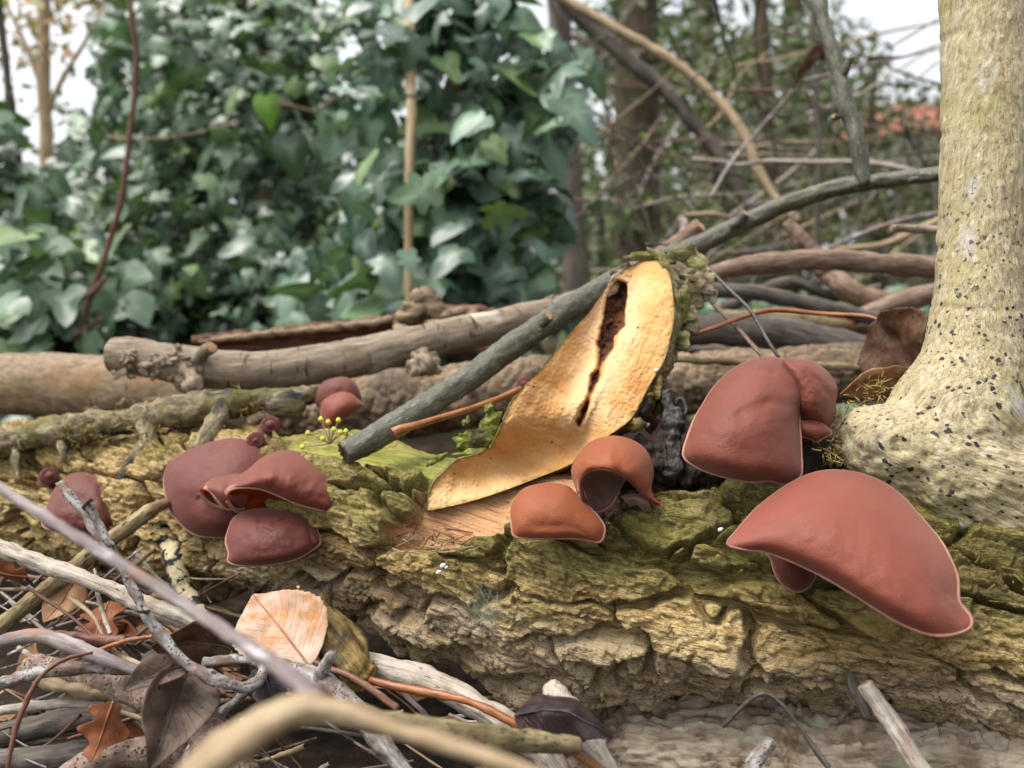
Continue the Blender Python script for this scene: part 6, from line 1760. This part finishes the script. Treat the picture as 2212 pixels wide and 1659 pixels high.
# single ivy sprig with a bright young leaf
sp_ = branch('ivy_sprig', [(720, 215, 1.3, 3), (680, 240, 1.28, 4), (640, 232, 1.26, 4), (600, 224, 1.25, 4), (572, 222, 1.25, 3)], 'green_stick', 'ivy sprig reaching out with a bright yellow-green young leaf', 'ivy', k=30, n=7, amp=0.1)
ms_ = ivy_meshes('ivy')
M['young'] = ivy_mat('young_ivy_leaf', lin(96, 142, 44), lin(120, 160, 60), lin(150, 180, 90))
for (x, y, s_, mt, tp) in ((574, 205, 0.055, 'young', (0.1, 0, -1)), (628, 205, 0.034, 'ivy', (0.3, 0, 1)), (625, 290, 0.075, 'ivy', (0.1, 0, -1)), (700, 300, 0.05, 'ivy', (-0.2, 0, -1))):
    me = ms_[4].copy()
    me.materials.clear()
    me.materials.append(M[mt])
    o = bpy.data.objects.new('leaf', me)
    COL.objects.link(o)
    o.parent = sp_
    tp = np.array(tp, float); tp /= np.linalg.norm(tp)
    nr = np.array([0.2, -0.9, 0.4]); nr -= tp * nr.dot(tp); nr /= np.linalg.norm(nr)
    sx_ = np.cross(tp, nr)
    m_ = np.eye(4)
    m_[:3, 0], m_[:3, 1], m_[:3, 2], m_[:3, 3] = sx_ * s_, tp * s_, nr * s_, at(x, y, 1.24) - WLOC[sp_.name]
    o.matrix_local = Matrix(m_.tolist())

# vines and saplings in front of the ivy
branch('reddish_vine', [(170, 740, 1.05, 6), (190, 660, 1.05, 6), (225, 560, 1.04, 6), (262, 430, 1.03, 6), (282, 280, 1.02, 6), (296, 130, 1.01, 6), (284, 40, 1.0, 6), (278, -60, 1.0, 5)], 'red_twig', 'long thin reddish-brown vine hanging in front of the ivy wall', 'vine', k=70, n=8, amp=0.1,
       stubs=[('side_twig', [(95, 670, 1.03, 5), (150, 652, 1.03, 6), (195, 635, 1.03, 6), (228, 600, 1.03, 5)]), ('side_twig', [(158, 727, 1.04, 5), (190, 712, 1.04, 5), (216, 688, 1.04, 5)])])
branch('thin_sapling', [(66, 760, 1.5, 9), (62, 600, 1.5, 9), (48, 420, 1.5, 9), (26, 250, 1.5, 8), (8, 100, 1.5, 8), (-10, -60, 1.5, 7)], 'trunk', 'thin grey upright sapling rising from the low dark ivy clump', 'sapling', k=50, n=9, amp=0.08)
branch('vine_runner', [(160, 285, 1.5, 2.5), (280, 300, 1.48, 2.5), (400, 292, 1.46, 2.5), (520, 262, 1.45, 2.5)], 'tan_twig', 'fine pale runner strung across the ivy wall', 'vine', k=40, n=6, amp=0.1)
branch('dead_stick', [(325, 745, 1.15, 14), (300, 690, 1.17, 14), (275, 640, 1.2, 12)], 'dim_stick', 'short dark dead stick leaning on the ivy near the thick branch', 'stick', k=24, n=10, amp=0.1)
branch('dead_stick', [(790, 690, 1.05, 5), (830, 630, 1.05, 5), (870, 600, 1.05, 5), (950, 530, 1.08, 5), (1015, 575, 1.1, 5)], 'tan_twig', 'slender tan stick bending past the foot of the pole', 'stick', k=40, n=8, amp=0.1)

# ------------------------------------------------------------------ trees beyond
def bare_tree(label, pts, mat, limbs=(), crown=None, cat='tree', group='trees beyond the log'):
    root = empty('woodland_tree', at(*pts[0][:3]))
    tag(root, label, cat, group)
    p0 = at(*pts[0][:3])
    branch('trunk', pts, mat, parent=root, k=50, n=18, amp=0.06, rough=bark_rough(0.006, (8, 20, 20)))
    for l_ in limbs:
        branch('limb', l_, mat, parent=root, k=30, n=9, amp=0.08)
    if crown:
        r_ = np.random.default_rng(crown[0])
        B = sample_blobs(crown[3], r_)
        P = at(B[:, 0], B[:, 1], B[:, 2])
        leaf_cloud('crown', P, crown[1] * np.exp(r_.normal(size=len(P)) * 0.3), crown[2], root, r_, simple=True, spread=0.9, droop=0.6)
    return root


bare_tree('slim grey tree trunk beyond the broad-leaved ivy', [(1245, 690, 2.6, 30), (1242, 560, 2.6, 28), (1232, 400, 2.6, 27), (1222, 250, 2.6, 27), (1212, 100, 2.6, 26), (1205, -100, 2.6, 25)], 'trunk',
          limbs=[[(1222, 250, 2.6, 8), (1290, 150, 2.7, 7), (1350, 40, 2.8, 5), (1400, -40, 2.9, 4)]])
bare_tree('dark stout tree trunk with some ivy, beyond the slim grey trunk', [(1378, 660, 3.1, 54), (1374, 500, 3.1, 50), (1380, 300, 3.1, 48), (1374, 130, 3.1, 46), (1382, -150, 3.1, 44)], 'dark_trunk',
          limbs=[[(1375, 180, 3.1, 14), (1310, 120, 3.1, 12), (1240, 80, 3.2, 8)]], crown=(51, 0.06, 'far_leaf', [(1400, 330, 60, 260, 110, 3.0, 0.05), (1370, 60, 130, 110, 300, 3.3, 0.3)]))
bare_tree('dark slender trunk standing behind the tangle of bare branches', [(1662, 640, 4.6, 20), (1660, 400, 4.6, 18), (1650, 200, 4.6, 17), (1640, -80, 4.6, 16)], 'dark_trunk')
bare_tree('dark trunk behind the upright side twig of the leaning branch', [(1690 + 20, 640, 6, 26), (1706, 350, 6, 24), (1712, 150, 6, 22), (1715, -80, 6, 20)], 'dark_trunk', crown=(52, 0.08, 'far_leaf', [(1700, 200, 130, 190, 900, 5.8, 0.5)]))
bare_tree('pale tan sapling trunk against the bright sky beyond the ivy', [(98, 640, 3.2, 16), (98, 450, 3.2, 15), (100, 300, 3.2, 14), (94, 150, 3.2, 13), (98, -60, 3.2, 12)], 'tan_trunk',
          limbs=[[(97, 260, 3.2, 7), (130, 180, 3.2, 6), (200, 60, 3.2, 4), (240, -40, 3.2, 3)], [(95, 200, 3.2, 7), (60, 110, 3.2, 6), (20, 20, 3.2, 4)]],
          crown=(53, 0.05, 'autumn_leaf', [(60, 60, 110, 90, 140, 3.3, 0.3), (150, 10, 120, 60, 90, 3.4, 0.3)]))
bare_tree('leafy evergreen shrub behind the tangle, beyond the wood pile', [(1560, 660, 5.0, 14), (1550, 450, 5.0, 12), (1540, 250, 5.0, 9), (1545, 100, 5.0, 6)], 'dark_trunk',
          crown=(54, 0.055, 'olive_leaf', [(1540, 330, 170, 220, 1500, 5.0, 0.4), (1480, 520, 200, 110, 900, 4.6, 0.4), (1620, 470, 160, 150, 900, 5.0, 0.4), (1500, 150, 150, 130, 500, 5.2, 0.4)]))
bare_tree('leafy olive-green shrub beyond the living stem', [(1900, 680, 5.5, 14), (1890, 480, 5.5, 12), (1880, 300, 5.5, 9), (1890, 150, 5.5, 6)], 'dark_trunk',
          crown=(55, 0.055, 'olive_leaf', [(1850, 480, 200, 130, 1300, 5.4, 0.4), (1780, 300, 130, 170, 700, 5.6, 0.4), (2000, 500, 130, 120, 500, 5.4, 0.3), (1960, 390, 120, 90, 420, 5.6, 0.3), (1960, 250, 130, 90, 620, 5.6, 0.3), (1820, 140, 110, 110, 220, 5.8, 0.4)]))
bare_tree('green shrub of small leaves beyond the gap beside the ivy trunk', [(1300, 680, 3.4, 9), (1300, 540, 3.4, 8), (1296, 420, 3.4, 6)], 'trunk',
          crown=(56, 0.045, 'far_leaf', [(1300, 520, 90, 130, 420, 3.4, 0.25), (1180, 540, 70, 120, 240, 3.3, 0.2), (1290, 330, 70, 90, 160, 3.6, 0.2)]))
bare_tree('tall evergreen tree rising beyond the small-leaved ivy wall', [(560, 700, 6.0, 40), (555, 400, 6.0, 36), (560, 100, 6.0, 32), (560, -300, 6.0, 26)], 'dark_trunk',
          crown=(57, 0.09, 'far_leaf', [(480, 160, 240, 200, 900, 5.8, 0.6), (740, 200, 160, 160, 260, 6.0, 0.6), (330, 0, 160, 110, 260, 6.0, 0.5), (860, 0, 150, 90, 120, 6.0, 0.5)]))
bare_tree('evergreen tree overhanging beyond the dark stout trunk', [(1520, 700, 9.0, 30), (1525, 400, 9.0, 27), (1520, 100, 9.0, 24), (1530, -200, 9.0, 20)], 'dark_trunk',
          limbs=[[(1522, 200, 9, 9), (1400, 80, 9, 7), (1300, 20, 9, 4)], [(1523, 250, 9, 9), (1680, 120, 9, 7), (1800, 40, 9, 4)]],
          crown=(58, 0.12, 'far_leaf', [(1430, 100, 180, 120, 420, 9, 0.7), (1640, 60, 200, 120, 380, 9, 0.7), (1560, 260, 260, 150, 1200, 9.2, 0.7), (1820, 110, 100, 80, 140, 9, 0.6), (1330, 80, 90, 80, 110, 9, 0.6)]))

# far wood closing the view
r_ = np.random.default_rng(77)
B = sample_blobs([(300, 560, 700, 130, 2600, 11, 1.2), (1100, 560, 500, 130, 2600, 11, 1.2), (1800, 560, 600, 130, 3000, 11, 1.2), (1500, 400, 600, 130, 3200, 12, 1.2), (700, 380, 500, 150, 1600, 12, 1.2), (100, 470, 250, 110, 900, 12, 1), (1280, 300, 160, 200, 700, 12, 1), (2000, 420, 200, 70, 600, 10, 0.8),
                  (60, 260, 140, 160, 130, 12, 1), (1650, 240, 300, 110, 700, 12, 1)], r_)
fw = leaf_cloud('far_wood', at(B[:, 0], B[:, 1], B[:, 2]), 0.16 * np.exp(r_.normal(size=len(B)) * 0.3), 'olive_leaf', None, r_, simple=True, spread=0.9, droop=0.5)
tag(fw, 'distant mass of woodland undergrowth closing the view', 'undergrowth', kind='stuff')

# far house
hs = empty('far_house', (14.0, 17.0, 0))
tag(hs, 'distant pale house with a red tiled roof glimpsed through branches beside the living stem', 'house')
M['wall'] = Nodes('house_wall').done(lin(196, 200, 210), 0.85)
M['tiles'] = Nodes('red_roof').done(lin(148, 88, 74), 0.8)
M['pane'] = Nodes('window_glass').done(lin(60, 66, 76), 0.1, None, 0.6)
def box(name, a, b, mat, parent):
    a, b = np.array(a, float), np.array(b, float)
    V = np.array([[(a if i == 0 else b)[0], (a if j == 0 else b)[1], (a if k == 0 else b)[2]] for i in (0, 1) for j in (0, 1) for k in (0, 1)])
    f = np.array([(0, 1, 3, 2), (4, 6, 7, 5), (0, 4, 5, 1), (2, 3, 7, 6), (0, 2, 6, 4), (1, 5, 7, 3)])
    return obj(name, V, f, M[mat], parent, smooth=False)
box('wall', (8.4, 17, -0.2), (20, 25, 3.3), 'wall', hs)
rf = obj('roof', np.array([(8.0, 16.5, 3.25), (20.4, 16.5, 3.25), (20.4, 25.5, 3.25), (8.0, 25.5, 3.25), (9.5, 21, 4.7), (19, 21, 4.7)]), [np.array([(0, 1, 5, 4), (2, 3, 4, 5), (0, 3, 2, 1)]), np.array([(1, 2, 5), (3, 0, 4)])], M['tiles'], hs, smooth=False)
for x in (9.4, 11.6, 14.2):
    w_ = box('window', (x, 16.9, 1.6), (x + 1.1, 17.02, 2.8), 'wall', hs)
    box('pane', (x + 0.08, 16.88, 1.68), (x + 1.02, 16.95, 2.72), 'pane', w_)

# ------------------------------------------------------------------ tangle of bare branches on the right
tangle = [
    ([(1190, -20, 1.15, 12), (1330, 62, 1.12, 11), (1450, 130, 1.1, 11), (1540, 205, 1.08, 11), (1605, 285, 1.06, 11), (1635, 360, 1.05, 10), (1670, 420, 1.04, 9), (1725, 480, 1.02, 8)], 'tan_twig', 'long tan branch arching over beyond the dark stout trunk'),
    ([(1215, 0, 1.5, 16), (1320, 100, 1.5, 16), (1430, 190, 1.48, 17), (1510, 280, 1.46, 17), (1580, 375, 1.44, 17), (1640, 470, 1.42, 16)], 'trunk', 'grey-brown branch slanting down beneath the long tan one'),
    ([(1495, 343, 0.9, 4), (1550, 348, 0.9, 4), (1600, 356, 0.9, 4), (1660, 348, 0.9, 5), (1760, 350, 0.88, 5), (1850, 350, 0.86, 5), (1940, 362, 0.85, 5), (2050, 395, 0.84, 4)], 'pale_stick', 'thin pale wavy twig running level through the tangle'),
    ([(1765, 548, 0.8, 4), (1850, 510, 0.8, 5), (1950, 475, 0.8, 5), (2060, 455, 0.8, 5)], 'violet_twig', 'thin violet-grey twig rising towards the living stem'),
    ([(1760, 540, 0.9, 6), (1860, 535, 0.9, 7), (1930, 520, 0.9, 8), (2060, 460, 0.9, 8)], 'tan_twig', 'curved brownish twig under the violet-grey one'),
    ([(1480, 465, 0.8, 5), (1540, 462, 0.8, 5), (1580, 470, 0.8, 4)], 'tan_twig', 'short tan twig behind the stub of the leaning branch'),
    ([(1470, 470, 0.75, 8), (1478, 490, 0.75, 9), (1465, 540, 0.75, 8)], 'pale_stick', 'short pale broken twig behind the top of the cut stump'),
    ([(1755, -40, 1.0, 6), (1758, 150, 1.0, 6), (1768, 300, 1.0, 6), (1766, 480, 1.0, 6), (1770, 620, 1.0, 6)], 'dim_stick', 'straight grey vertical twig behind the side twig of the leaning branch'),
]
for pts, mt, lab in tangle:
    branch('bare_branch', pts, mt, lab, 'branch', 'bare branches behind the wood pile', k=60, n=9, amp=0.1)
rt = random.Random(13)
for i in range(105):
    x, y = rt.uniform(1290, 2060), rt.uniform(60, 620)
    ln = rt.uniform(160, 520)
    a = rt.choice([rt.gauss(0.75, 0.3), rt.gauss(-0.5, 0.3), rt.gauss(1.5, 0.15), rt.gauss(0.05, 0.15)])
    d = rt.uniform(0.9, 2.4)
    kx, ky = rt.uniform(-30, 30), rt.uniform(-30, 30)
    pts = [(x + math.cos(a) * ln * t_ + kx * math.sin(t_ * 5), y + math.sin(a) * ln * t_ + ky * math.sin(t_ * 4), d + t_ * 0.3, max(1.6, rt.uniform(1.6, 4.4) * (0.8 - t_ * 0.5))) for t_ in (-0.5, -0.25, 0, 0.25, 0.5)]
    tm, tw = rt.choice([('violet_twig', 'violet-grey'), ('tan_twig', 'tan'), ('trunk', 'brown'), ('dim_stick', 'dark grey'), ('pale_stick', 'whitish'), ('brown_branch', 'reddish-brown')])
    branch('bare_twig', pts, tm, 'thin %s bare twig in the blurred tangle beyond the wood pile' % tw, 'twig', '%s bare twigs of the tangle' % tw, k=22, n=6, amp=0.1)
